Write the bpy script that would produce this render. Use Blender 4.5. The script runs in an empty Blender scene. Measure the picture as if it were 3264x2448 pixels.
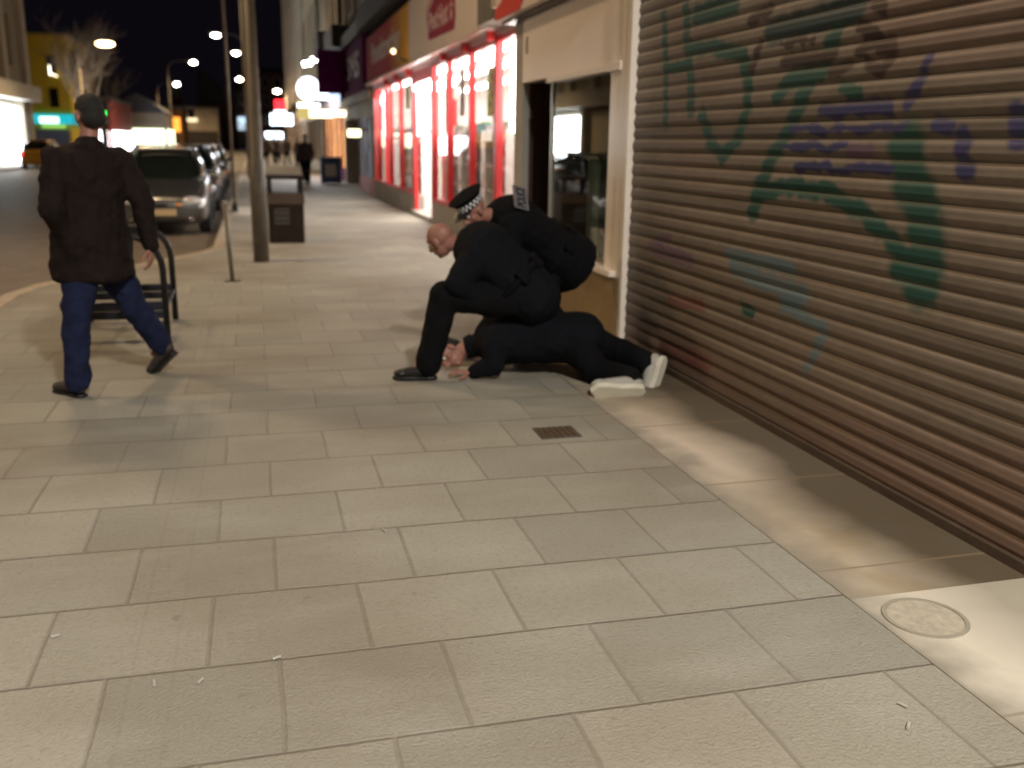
import bpy, bmesh, math, random
import numpy as np
from mathutils import Vector, Matrix, Quaternion
random.seed(7)
SC = bpy.context.scene
COL = SC.collection
# ------------------------------------------------------------------ camera
PITCH, YAW, ROLL = math.radians(14.3), math.radians(15.1), math.radians(0.83)
F = Vector((math.sin(YAW)*math.cos(PITCH), math.cos(YAW)*math.cos(PITCH), -math.sin(PITCH)))
R0 = Vector((math.cos(YAW), -math.sin(YAW), 0)); U0 = R0.cross(F)
R1 = R0*math.cos(ROLL)+U0*math.sin(ROLL); U1 = U0*math.cos(ROLL)-R0*math.sin(ROLL)
cd = bpy.data.cameras.new('camera'); cam = bpy.data.objects.new('camera', cd); COL.objects.link(cam)
cd.sensor_width = 36; cd.lens = 943/1024*36; cd.clip_start = .05; cd.clip_end = 1200
cam.matrix_world = Matrix(((R1.x, U1.x, -F.x, 0), (R1.y, U1.y, -F.y, 0), (R1.z, U1.z, -F.z, 1.55), (0, 0, 0, 1)))
cd.dof.use_dof = True; cd.dof.focus_distance = 3.0; cd.dof.aperture_fstop = 2.0
SC.camera = cam
# ------------------------------------------------------------------ night sky and exposure
w = bpy.data.worlds.new('World'); SC.world = w; w.use_nodes = True
bg = w.node_tree.nodes['Background']; bg.inputs[0].default_value = (.0042, .0032, .0052, 1); bg.inputs[1].default_value = 1.0
SC.view_settings.view_transform = 'Standard'; SC.view_settings.look = 'None'
SC.view_settings.exposure = -.35; SC.view_settings.gamma = 1
SC.cycles.use_denoising = True
SC.cycles.max_bounces = 6; SC.cycles.transparent_max_bounces = 12
SC.cycles.sample_clamp_indirect = 6
LAMP_COL = (1.0, .70, .40)
# ------------------------------------------------------------------ helpers
LOC = {}
def props(o, label=None, cat=None, group=None, kind=None):
    if label: o['label'] = label
    if cat: o['category'] = cat
    if group: o['group'] = group
    if kind: o['kind'] = kind
    return o
def T(name, label, cat, loc=(0, 0, 0), group=None, rz=0.0):
    o = bpy.data.objects.new(name, None); COL.objects.link(o); o.empty_display_size = .1
    o.location = loc; o.rotation_euler = (0, 0, rz); LOC[o.name] = Vector(loc)
    return props(o, label, cat, group)
def wloc(o):
    return LOC.get(o.name, Vector((0, 0, 0))) if o else Vector((0, 0, 0))
class MB:
    def __init__(s): s.v = []; s.f = []
    def quad(s, *p):
        n = len(s.v); s.v += [tuple(q) for q in p]; s.f.append(tuple(range(n, n+len(p)))); return s
    def box(s, x0, x1, y0, y1, z0, z1):
        n = len(s.v)
        s.v += [(x, y, z) for z in (z0, z1) for x, y in ((x0, y0), (x1, y0), (x1, y1), (x0, y1))]
        s.f += [tuple(n+i for i in q) for q in ((3, 2, 1, 0), (4, 5, 6, 7), (0, 1, 5, 4), (1, 2, 6, 5), (2, 3, 7, 6), (3, 0, 4, 7))]
        return s
    def obox(s, c, ax, ay, az, hx, hy, hz):
        c = Vector(c); ax, ay, az = Vector(ax).normalized(), Vector(ay).normalized(), Vector(az).normalized(); n = len(s.v)
        for dz in (-1, 1):
            for dx, dy in ((-1, -1), (1, -1), (1, 1), (-1, 1)):
                s.v.append(tuple(c+ax*hx*dx+ay*hy*dy+az*hz*dz))
        s.f += [tuple(n+i for i in q) for q in ((3, 2, 1, 0), (4, 5, 6, 7), (0, 1, 5, 4), (1, 2, 6, 5), (2, 3, 7, 6), (3, 0, 4, 7))]
        return s
    def tube(s, pts, r, n=10, cap=True, flat=None):
        pts = [Vector(p) for p in pts]; rr = r if isinstance(r, (list, tuple)) else [r]*len(pts)
        base = len(s.v); prev = None
        for i, p in enumerate(pts):
            d = (pts[min(i+1, len(pts)-1)]-pts[max(i-1, 0)])
            d = d.normalized() if d.length > 1e-9 else Vector((0, 0, 1))
            if prev is None:
                a = Vector((1, 0, 0)) if abs(d.x) < .8 else Vector((0, 1, 0))
                u = a.cross(d).normalized()
            else:
                u = prev-d*prev.dot(d); u = u.normalized() if u.length > 1e-6 else Vector((1, 0, 0))
            prev = u; v = d.cross(u)
            for k in range(n):
                t = 2*math.pi*k/n; o = (u*math.cos(t)+v*math.sin(t))*rr[i]
                if flat:
                    fa, ff = flat; o = o+fa*o.dot(fa)*(ff-1)
                s.v.append(tuple(p+o))
        for i in range(len(pts)-1):
            for k in range(n):
                a = base+i*n+k; b = base+i*n+(k+1) % n
                s.f.append((a, b, b+n, a+n))
        if cap:
            s.f.append(tuple(base+k for k in reversed(range(n))))
            e = base+(len(pts)-1)*n; s.f.append(tuple(e+k for k in range(n)))
        return s
    def cap(s, p0, r0, p1, r1, n=14, flat=None):      # tapered capsule
        p0, p1 = Vector(p0), Vector(p1); d = p1-p0; L = max(d.length, 1e-4); d = d/L
        P, RR = [], []
        for t in (80, 60, 40, 20): P.append(p0-d*r0*math.sin(math.radians(t))); RR.append(r0*math.cos(math.radians(t)))
        P.append(p0); RR.append(r0); P.append(p1); RR.append(r1)
        for t in (20, 40, 60, 80): P.append(p1+d*r1*math.sin(math.radians(t))); RR.append(r1*math.cos(math.radians(t)))
        return s.tube(P, RR, n, True, flat)
    def chain(s, pts, r, n=14, flat=None):
        for i in range(len(pts)-1): s.cap(pts[i], r[i], pts[i+1], r[i+1], n, flat)
        return s
    def ell(s, c, ax, ay, az, rx, ry, rz, n=16, m=10):
        c = Vector(c); ax, ay, az = Vector(ax).normalized(), Vector(ay).normalized(), Vector(az).normalized(); b = len(s.v)
        s.v.append(tuple(c-az*rz))
        for i in range(1, m):
            t = math.pi*i/m-math.pi/2
            for k in range(n):
                q = 2*math.pi*k/n
                s.v.append(tuple(c+ax*rx*math.cos(t)*math.cos(q)+ay*ry*math.cos(t)*math.sin(q)+az*rz*math.sin(t)))
        s.v.append(tuple(c+az*rz)); e = len(s.v)-1
        for k in range(n):
            s.f.append((b, b+1+(k+1) % n, b+1+k)); s.f.append((e, e-n+k, e-n+(k+1) % n))
        for i in range(m-2):
            for k in range(n):
                a = b+1+i*n+k; c2 = b+1+i*n+(k+1) % n
                s.f.append((a, c2, c2+n, a+n))
        return s
    def prism(s, poly, fn, d0, d1):       # poly: 2-D points; fn(u, v, d) -> xyz
        n = len(s.v); m = len(poly)
        s.v += [fn(u, v, d0) for u, v in poly]+[fn(u, v, d1) for u, v in poly]
        s.f.append(tuple(range(n+m-1, n-1, -1))); s.f.append(tuple(range(n+m, n+2*m)))
        for i in range(m):
            j = (i+1) % m; s.f.append((n+i, n+j, n+m+j, n+m+i))
        return s
    def build(s, name, m, parent=None, label=None, cat=None, group=None, kind=None, smooth=False, bevel=0, local=False, seg=2):
        off = Vector((0, 0, 0)) if local else wloc(parent)
        me = bpy.data.meshes.new(name)
        me.from_pydata([(x-off.x, y-off.y, z-off.z) for x, y, z in s.v], [], s.f)
        bm = bmesh.new(); bm.from_mesh(me); bmesh.ops.recalc_face_normals(bm, faces=bm.faces); bm.to_mesh(me); bm.free()
        if m: me.materials.append(m)
        if smooth:
            for p in me.polygons: p.use_smooth = True
        o = bpy.data.objects.new(name, me); COL.objects.link(o)
        if parent: o.parent = parent; LOC[o.name] = off
        if bevel:
            b = o.modifiers.new('bevel', 'BEVEL'); b.width = bevel; b.segments = seg; b.limit_method = 'ANGLE'; b.angle_limit = math.radians(40)
        return props(o, label, cat, group, kind)
def copy_tree(o, parent=None):
    c = o.copy(); COL.objects.link(c); c.parent = parent
    for ch in list(o.children): copy_tree(ch, c)
    return c
# ------------------------------------------------------------------ materials
def nt(name):
    m = bpy.data.materials.new(name); m.use_nodes = True
    t = m.node_tree; return m, t, t.nodes['Principled BSDF'], t.nodes, t.links
def mat(name, col, rough=.6, metal=0.0, var=.18, scale=6.0, bump=.0, bscale=60., spec=.5, stretch=None, coat=0):
    if 'cloth' in name or 'denim' in name: spec = .12
    m, t, p, N, L = nt(name)
    tc = N.new('ShaderNodeTexCoord'); mp = N.new('ShaderNodeMapping'); L.new(tc.outputs['Object'], mp.inputs[0])
    if stretch: mp.inputs['Scale'].default_value = stretch
    n = N.new('ShaderNodeTexNoise'); n.inputs['Scale'].default_value = scale; n.inputs['Detail'].default_value = 6; n.inputs['Roughness'].default_value = .6
    L.new(mp.outputs[0], n.inputs[0])
    mx = N.new('ShaderNodeMix'); mx.data_type = 'RGBA'
    mx.inputs[6].default_value = tuple(max(0, c*(1-var*1.6)) for c in col)+(1,); mx.inputs[7].default_value = tuple(min(1, c*(1+var*1.4)) for c in col)+(1,)
    L.new(n.outputs[0], mx.inputs[0]); L.new(mx.outputs[2], p.inputs['Base Color'])
    p.inputs['Roughness'].default_value = rough; p.inputs['Metallic'].default_value = metal; p.inputs['Specular IOR Level'].default_value = spec
    if coat: p.inputs['Coat Weight'].default_value = coat; p.inputs['Coat Roughness'].default_value = .05
    if bump:
        n2 = N.new('ShaderNodeTexNoise'); n2.inputs['Scale'].default_value = bscale; n2.inputs['Detail'].default_value = 5; L.new(mp.outputs[0], n2.inputs[0])
        b = N.new('ShaderNodeBump'); b.inputs['Strength'].default_value = bump; b.inputs['Distance'].default_value = .01
        L.new(n2.outputs[0], b.inputs['Height']); L.new(b.outputs[0], p.inputs['Normal'])
    return m
def emit(name, col, s, var=0, scale=4, col2=None):
    m, t, p, N, L = nt(name)
    p.inputs['Base Color'].default_value = tuple(c*.5 for c in col)+(1,); p.inputs['Roughness'].default_value = .4
    p.inputs['Emission Color'].default_value = tuple(col)+(1,); p.inputs['Emission Strength'].default_value = s
    if col2:
        tc = N.new('ShaderNodeTexCoord'); n = N.new('ShaderNodeTexVoronoi'); n.inputs['Scale'].default_value = scale; n.distance = 'CHEBYCHEV'
        L.new(tc.outputs['Object'], n.inputs[0]); sp = N.new('ShaderNodeSeparateColor'); L.new(n.outputs['Color'], sp.inputs[0])
        mx = N.new('ShaderNodeMix'); mx.data_type = 'RGBA'; mx.inputs[6].default_value = tuple(col)+(1,); mx.inputs[7].default_value = tuple(col2)+(1,)
        L.new(sp.outputs[0], mx.inputs[0]); L.new(mx.outputs[2], p.inputs['Emission Color'])
    return m
def glass(name, tint=(1, 1, 1), rough=0.02, base=.06):
    m, t, p, N, L = nt(name); N.remove(p); out = N['Material Output']
    tr = N.new('ShaderNodeBsdfTransparent'); tr.inputs[0].default_value = tuple(tint)+(1,)
    gl = N.new('ShaderNodeBsdfGlossy'); gl.inputs['Roughness'].default_value = rough
    fr = N.new('ShaderNodeLayerWeight'); pw = N.new('ShaderNodeMath'); pw.operation = 'POWER'; pw.inputs[1].default_value = 4.5; L.new(fr.outputs['Facing'], pw.inputs[0])
    ad = N.new('ShaderNodeMath'); ad.operation = 'MULTIPLY_ADD'; ad.inputs[1].default_value = .85; ad.inputs[2].default_value = .03+base; ad.use_clamp = True; L.new(pw.outputs[0], ad.inputs[0])
    mx = N.new('ShaderNodeMixShader'); L.new(ad.outputs[0], mx.inputs[0]); L.new(tr.outputs[0], mx.inputs[1]); L.new(gl.outputs[0], mx.inputs[2]); L.new(mx.outputs[0], out.inputs[0])
    return m
def facecol(name, rough=.6, attr='paint'):
    m, t, p, N, L = nt(name); a = N.new('ShaderNodeAttribute'); a.attribute_name = attr; L.new(a.outputs['Color'], p.inputs['Base Color']); p.inputs['Roughness'].default_value = rough
    return m
def text(name, body, m, origin, ux, uz, height, length, depth=.01, parent=None, bold=.0):
    """letters with real thickness: ux = reading direction, uz = up, stretched to length"""
    cu = bpy.data.curves.new(name, 'FONT'); cu.body = body; cu.extrude = .5; cu.offset = bold
    to = bpy.data.objects.new('tmp', cu); COL.objects.link(to)
    dg = bpy.context.evaluated_depsgraph_get(); dg.update(); me = bpy.data.meshes.new_from_object(to.evaluated_get(dg))
    bpy.data.objects.remove(to)
    xs = [v.co.x for v in me.vertices]; ys = [v.co.y for v in me.vertices]
    ux, uz = Vector(ux).normalized(), Vector(uz).normalized(); un = ux.cross(uz); o = Vector(origin)-wloc(parent)
    x0, x1, y0, y1 = min(xs), max(xs), min(ys), max(ys)
    for v in me.vertices:
        a = (v.co.x-x0)/(x1-x0)*length; b = (v.co.y-y0)/(y1-y0)*height; c = v.co.z*depth
        v.co = o+ux*a+uz*b+un*c
    me.materials.clear(); me.materials.append(m); me.name = name
    ob = bpy.data.objects.new(name, me); COL.objects.link(ob)
    if parent: ob.parent = parent
    return ob
M = dict(
 steel=mat('weathered steel', (.17, .15, .12), .45, .6, .3, 9, .2),
 lampgrey=mat('painted lamp column', (.085, .068, .048), .5, 0, .35, 7, .3, 40),
 black=mat('black coated metal', (.014, .012, .012), .45, 0, .3, 8, .1, spec=.25), binpaint=mat('dark brown bin paint', (.020, .013, .009), .6, 0, .3, 8, .1, spec=.15),
 whitepaint=mat('white gloss paint', (.80, .71, .62), .3, 0, .07, 3, .15, 12, coat=.3),
 whitepanel=mat('white painted panel', (.82, .72, .65), .42, 0, .06, 1.2, .06, 6),
 greyrender=mat('grey render', (.36, .34, .31), .8, 0, .2, 4, .4),
 paleconc=mat('pale concrete', (.42, .40, .36), .8, 0, .25, 5, .4),
 redframe=mat('red window frame', (.62, .03, .035), .35, 0, .15, 5),
 cream=mat('cream stucco', (.52, .44, .32), .8, 0, .18, 1.4, .3, 30),
 cream2=mat('pale stone render', (.46, .41, .33), .8, 0, .2, 1.2, .3, 30),
 browndoor=mat('dark brown door paint', (.055, .028, .022), .35, 0, .2, 5),
 brownwood=mat('brown wood', (.16, .10, .06), .5, 0, .3, 6, .2, 30, stretch=(1, 1, .2)),
 purple=mat('purple sign', (.15, .012, .11), .85, 0, .15, 3, spec=.1),
 darkpane=mat('dark window pane', (.015, .015, .018), .08, 0, .3, 3),
 slate=mat('slate roof', (.10, .11, .13), .6, 0, .3, 3, .3),
 brickr=mat('brick red', (.24, .10, .07), .8, 0, .3, 8, .4),
 yellow=mat('yellow painted wall', (.78, .52, .035), .75, 0, .12, .8, .3, 20),
 rubber=mat('tyre rubber', (.02, .02, .02), .7, 0, .3, 20, .3),
 silver=mat('silver car paint', (.13, .13, .128), .28, .7, .05, 3, coat=.8),
 dkpaint=mat('dark car paint', (.03, .035, .045), .3, .5, .05, 3, coat=.8),
 orangelitpaint=mat('orange light tinted car paint', (.55, .30, .03), .3, .1, .05, 3, coat=.8),  # reflected orange street light is put into this paint colour
 whpaint=mat('white van paint', (.6, .6, .6), .3, 0, .05, 3, coat=.8),
 carglass=mat('car glass', (.01, .014, .012), .04, 0, .1, 3, spec=.7),
 chrome=mat('chrome', (.7, .7, .7), .15, 1, .05, 3),
 amber=mat('amber lens', (.8, .28, .01), .15, 0, .05, 3),
 plate=mat('number plate', (.55, .42, .25), .4, 0, .05, 3),
 headl=mat('headlamp lens', (.6, .6, .62), .08, .3, .1, 30),
 lens=emit('lamp lens', (1, .86, .66), 45), warmlens=emit('warm lamp lens', (1, .62, .28), 30),
 skin=mat('skin', (.28, .15, .11), .55, 0, .12, 14, .1, 200),
 skinr=mat('ruddy skin', (.30, .135, .10), .55, 0, .12, 14, .1, 200),
 hair=mat('dark hair', (.010, .008, .007), .8, 0, .3, 60, .6, 220),
 jacket=mat('dark brown jacket cloth', (.014, .009, .008), .85, 0, .3, 9, .6, 90),
 policecloth=mat('black uniform cloth', (.0045, .0045, .0055), .9, 0, .25, 9, .5, 90),
 navycloth=mat('dark navy cloth', (.005, .0055, .008), .9, 0, .25, 9, .5, 90),
 jeans=mat('blue denim', (.014, .019, .052), .85, 0, .3, 14, .6, 160),
 shoe=mat('black leather', (.012, .011, .011), .35, 0, .3, 14, .2, 100),
 brownshoe=mat('dark suede shoe', (.035, .025, .025), .7, 0, .3, 14, .2, 100),
 sole=mat('pale rubber sole', (.62, .58, .48), .6, 0, .1, 14, .3, 60),
 whitetrim=mat('white cotton', (.55, .55, .55), .7, 0, .1, 14),
 reflect=mat('grey reflective patch', (.13, .125, .14), .4, 0, .2, 30),
 shopwhite=mat('white interior board', (.8, .78, .74), .6, 0, .04, 3),
 shopfloor=mat('shop vinyl floor', (.4, .38, .34), .4, 0, .1, 3),
 signwhite=mat('white acrylic sign', (.70, .60, .54), .6, 0, .04, 2, spec=.2),
 signred=mat('red acrylic sign', (.60, .06, .035), .6, 0, .1, 3, spec=.2),
 logored=mat('maroon sign vinyl', (.30, .025, .05), .7, 0, .1, 3, spec=.15),
 logopink=mat('pale pink vinyl', (.62, .42, .42), .4, 0, .1, 3),
 tube=emit('lit fluorescent tube', (1, .97, .92), 30),
 sidewall=mat('brown stained brick', (.26, .175, .085), .8, 0, .25, 4, .4),
)

STROKES = [('g', 0.06, [(6.36, 2.42), (6.28, 2.06), (6.22, 1.68)]), ('g', 0.08, [(6.0, 2.41), (5.97, 2.21), (5.89, 2.0), (5.84, 1.78)]), ('g', 0.075, [(5.67, 1.75), (5.55, 1.59), (5.36, 1.49), (5.17, 1.6), (5.09, 1.76), (5.1, 1.9), (5.2, 2.07), (5.6, 2.14), (5.89, 2.16)]), ('g', 0.06, [(6.27, 2.06), (5.88, 2.06)]), ('g', 0.1, [(5.85, 2.35), (5.34, 2.35)]), ('d', 0.1, [(4.9, 2.15), (4.46, 2.17), (4.09, 2.18)]), ('g', 0.08, [(4.25, 2.09), (4.32, 2.02), (4.36, 1.92), (4.63, 1.9), (4.75, 1.82)]), ('g', 0.09, [(4.47, 1.85), (4.61, 1.66), (4.75, 1.51), (4.89, 1.32), (4.94, 1.18)]), ('g', 0.07, [(4.86, 1.3), (4.54, 1.35), (4.2, 1.34), (3.91, 1.26), (3.7, 1.16), (3.57, 1.1), (3.42, 1.11)]), ('g', 0.17, [(3.65, 1.57), (3.6, 1.43), (3.51, 1.32), (3.46, 1.21), (3.43, 1.1), (3.44, 0.99)]), ('g', 0.09, [(3.62, 1.03), (3.41, 1.05)]), ('b', 0.06, [(5.18, 0.92), (4.85, 0.92), (4.47, 0.92)]), ('b', 0.07, [(5.12, 0.85), (4.69, 0.81), (4.32, 0.81), (4.5, 0.72)]), ('b', 0.05, [(4.51, 0.73), (4.3, 0.69), (4.11, 0.67), (4.19, 0.53), (4.25, 0.43)]), ('n', 0.06, [(4.33, 1.74), (4.19, 1.71), (4.08, 1.75), (3.99, 1.72), (3.89, 1.74), (3.79, 1.72)]), ('n', 0.05, [(3.57, 1.91), (3.6, 1.83), (3.67, 1.74)]), ('n', 0.03, [(4.59, 1.64), (4.42, 1.66), (4.29, 1.62), (4.14, 1.65), (3.99, 1.63), (3.83, 1.66), (3.73, 1.63), (3.67, 1.66)]), ('p', 0.05, [(4.05, 1.54), (3.9, 1.54)]), ('n', 0.025, [(4.66, 1.56), (4.48, 1.55), (4.36, 1.57), (4.24, 1.54), (4.09, 1.57)]), ('n', 0.035, [(4.51, 1.44), (4.22, 1.47), (4.18, 1.44), (3.96, 1.46), (3.73, 1.46)]), ('n', 0.07, [(3.31, 1.6), (3.28, 1.52), (3.26, 1.46)]), ('n', 0.09, [(3.02, 1.67), (3.0, 1.6)]), ('n', 0.05, [(3.47, 1.66), (3.38, 1.64)]), ('k', 0.05, [(4.73, 2.0), (4.51, 1.99), (4.26, 1.99)]), ('k', 0.05, [(5.0, 2.11), (5.03, 2.04), (5.07, 1.98)]), ('k', 0.05, [(4.05, 1.99), (4.02, 2.02), (3.95, 2.02)]), ('k', 0.05, [(3.9, 1.99), (3.83, 2.0), (3.81, 1.97)]), ('k', 0.045, [(4.0, 1.94), (3.95, 1.91), (3.88, 1.89), (3.81, 1.93)]), ('k', 0.03, [(4.77, 2.09), (4.7, 2.07), (4.61, 2.09), (4.46, 2.07)]), ('k', 0.05, [(4.07, 2.11), (3.98, 2.06), (3.93, 2.04)]), ('k', 0.04, [(4.27, 1.91), (4.11, 1.93)]), ('k', 0.06, [(5.11, 2.24), (4.92, 2.28)]), ('g', 0.05, [(4.17, 1.83), (4.02, 1.81)]), ('k', 0.06, [(3.95, 2.18), (3.9, 2.16)]), ('p', 0.07, [(6.35, 0.84), (6.03, 0.83), (5.71, 0.82)]), ('r', 0.06, [(5.99, 0.52), (5.5, 0.56)]), ('r', 0.09, [(6.06, 0.15), (5.69, 0.18), (5.38, 0.2)]), ('p', 0.05, [(6.28, 0.89), (6.05, 0.93)]), ('g', 0.05, [(4.97, 0.64), (4.86, 0.62)])]

BUTTS = [(-0.01, 2.7, 0.4), (-0.36, 2.64, 1.7), (-0.69, 3.0, 0.5), (1.72, 2.02, 2.0), (1.67, 1.93, 0.8), (-0.23, 2.62, 1.0), (0.44, 3.61, 1.9)]
# ================================================================== ground
def math_node(N, L, op, a, b=None):
    n = N.new('ShaderNodeMath'); n.operation = op
    for i, x in enumerate((a, b)):
        if x is None: continue
        if isinstance(x, (int, float)): n.inputs[i].default_value = x
        else: L.new(x, n.inputs[i])
    return n.outputs[0]
def paving_material():
    m, t, p, N, L = nt('concrete paving slabs')
    tc = N.new('ShaderNodeTexCoord'); se = N.new('ShaderNodeSeparateXYZ'); L.new(tc.outputs['Object'], se.inputs[0])
    X, Y = se.outputs[0], se.outputs[1]
    # slight waviness of joints
    nw = N.new('ShaderNodeTexNoise'); nw.inputs['Scale'].default_value = .9; L.new(tc.outputs['Object'], nw.inputs[0])
    wob = math_node(N, L, 'MULTIPLY', math_node(N, L, 'SUBTRACT', nw.outputs[0], .5), .03)
    left = math_node(N, L, 'LESS_THAN', X, -.41)
    yy = math_node(N, L, 'ADD', math_node(N, L, 'ADD', Y, wob), math_node(N, L, 'MULTIPLY', left, .0))
    yy = math_node(N, L, 'ADD', yy, math_node(N, L, 'MULTIPLY', X, .012))
    xx = math_node(N, L, 'ADD', math_node(N, L, 'ADD', X, wob), math_node(N, L, 'MULTIPLY', left, .0))
    co = N.new('ShaderNodeCombineXYZ'); L.new(xx, co.inputs[0]); L.new(math_node(N, L, 'SUBTRACT', yy, 2.7-.475*40), co.inputs[1])
    b = N.new('ShaderNodeTexBrick'); L.new(co.outputs[0], b.inputs[0]); b.inputs['Scale'].default_value = 1
    b.inputs['Brick Width'].default_value = .5; b.inputs['Row Height'].default_value = .475; b.inputs['Mortar Size'].default_value = .010; b.inputs['Mortar Smooth'].default_value = 1
    b.offset = .43; b.offset_frequency = 2; b.inputs['Bias'].default_value = 0
    b.inputs['Color1'].default_value = (.285, .272, .230, 1); b.inputs['Color2'].default_value = (.365, .345, .29, 1); b.inputs['Mortar'].default_value = (.265, .242, .205, 1)
    # column joint strip at x = -0.42 .. -0.30
    s1 = math_node(N, L, 'LESS_THAN', math_node(N, L, 'ABSOLUTE', math_node(N, L, 'ADD', X, .43)), .006)
    s2 = math_node(N, L, 'LESS_THAN', math_node(N, L, 'ABSOLUTE', math_node(N, L, 'ADD', X, .31)), .005)
    rowp = math_node(N, L, 'ABSOLUTE', math_node(N, L, 'SUBTRACT', math_node(N, L, 'MODULO', math_node(N, L, 'SUBTRACT', yy, 2.7-.475*40-.2375), .475), .2375))
    rl = N.new('ShaderNodeMapRange'); rl.inputs[1].default_value = .016; rl.inputs[2].default_value = .002; L.new(rowp, rl.inputs[0])
    s = math_node(N, L, 'MULTIPLY', math_node(N, L, 'MAXIMUM', math_node(N, L, 'MULTIPLY', math_node(N, L, 'ADD', s1, s2), .35), rl.outputs[0]), .36)
    mx = N.new('ShaderNodeMix'); mx.data_type = 'RGBA'; L.new(s, mx.inputs[0]); L.new(b.outputs['Color'], mx.inputs[6]); mx.inputs[7].default_value = (.13, .11, .085, 1)
    # big stains
    def noise(sc, det, lo, hi, stretch=(1, 1, 1), seed=0):
        mp = N.new('ShaderNodeMapping'); mp.inputs['Scale'].default_value = stretch; mp.inputs['Location'].default_value = (seed, seed, 0); L.new(tc.outputs['Object'], mp.inputs[0])
        n = N.new('ShaderNodeTexNoise'); n.inputs['Scale'].default_value = sc; n.inputs['Detail'].default_value = det; L.new(mp.outputs[0], n.inputs[0])
        r = N.new('ShaderNodeMapRange'); r.inputs[1].default_value = lo; r.inputs[2].default_value = hi; L.new(n.outputs[0], r.inputs[0]); return r.outputs[0]
    def mixc(fac, a, bcol, mode='MIX'):
        q = N.new('ShaderNodeMix'); q.data_type = 'RGBA'; q.blend_type = mode
        if isinstance(fac, (int, float)): q.inputs[0].default_value = fac
        else: L.new(fac, q.inputs[0])
        L.new(a, q.inputs[6])
        if isinstance(bcol, tuple): q.inputs[7].default_value = bcol
        else: L.new(bcol, q.inputs[7])
        return q.outputs[2]
    c = mixc(math_node(N, L, 'MULTIPLY', noise(.55, 5, .40, .70), .8), mx.outputs[2], (.20, .165, .12, 1))
    c = mixc(math_node(N, L, 'MULTIPLY', noise(2.2, 6, .5, .75, (.6, 1.6, 1), 5), .35), c, (.44, .42, .375, 1))
    c = mixc(math_node(N, L, 'MULTIPLY', noise(45, 4, .5, .8, (1, 1, 1), 2), .35), c, (.17, .15, .125, 1))
    c = mixc(math_node(N, L, 'MULTIPLY', noise(14, 2, .70, .78, (1, 1, 1), 8), .35), c, (.10, .09, .08, 1))   # gum spots
    L.new(c, p.inputs['Base Color']); p.inputs['Roughness'].default_value = .62; p.inputs['Specular IOR Level'].default_value = .35
    bp = N.new('ShaderNodeBump'); bp.inputs['Strength'].default_value = .55; bp.inputs['Distance'].default_value = .006
    h = math_node(N, L, 'SUBTRACT', noise(90, 4, .3, .7), math_node(N, L, 'MULTIPLY', b.outputs['Fac'], 2.2)); L.new(h, bp.inputs['Height']); L.new(bp.outputs[0], p.inputs['Normal'])
    return m
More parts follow.
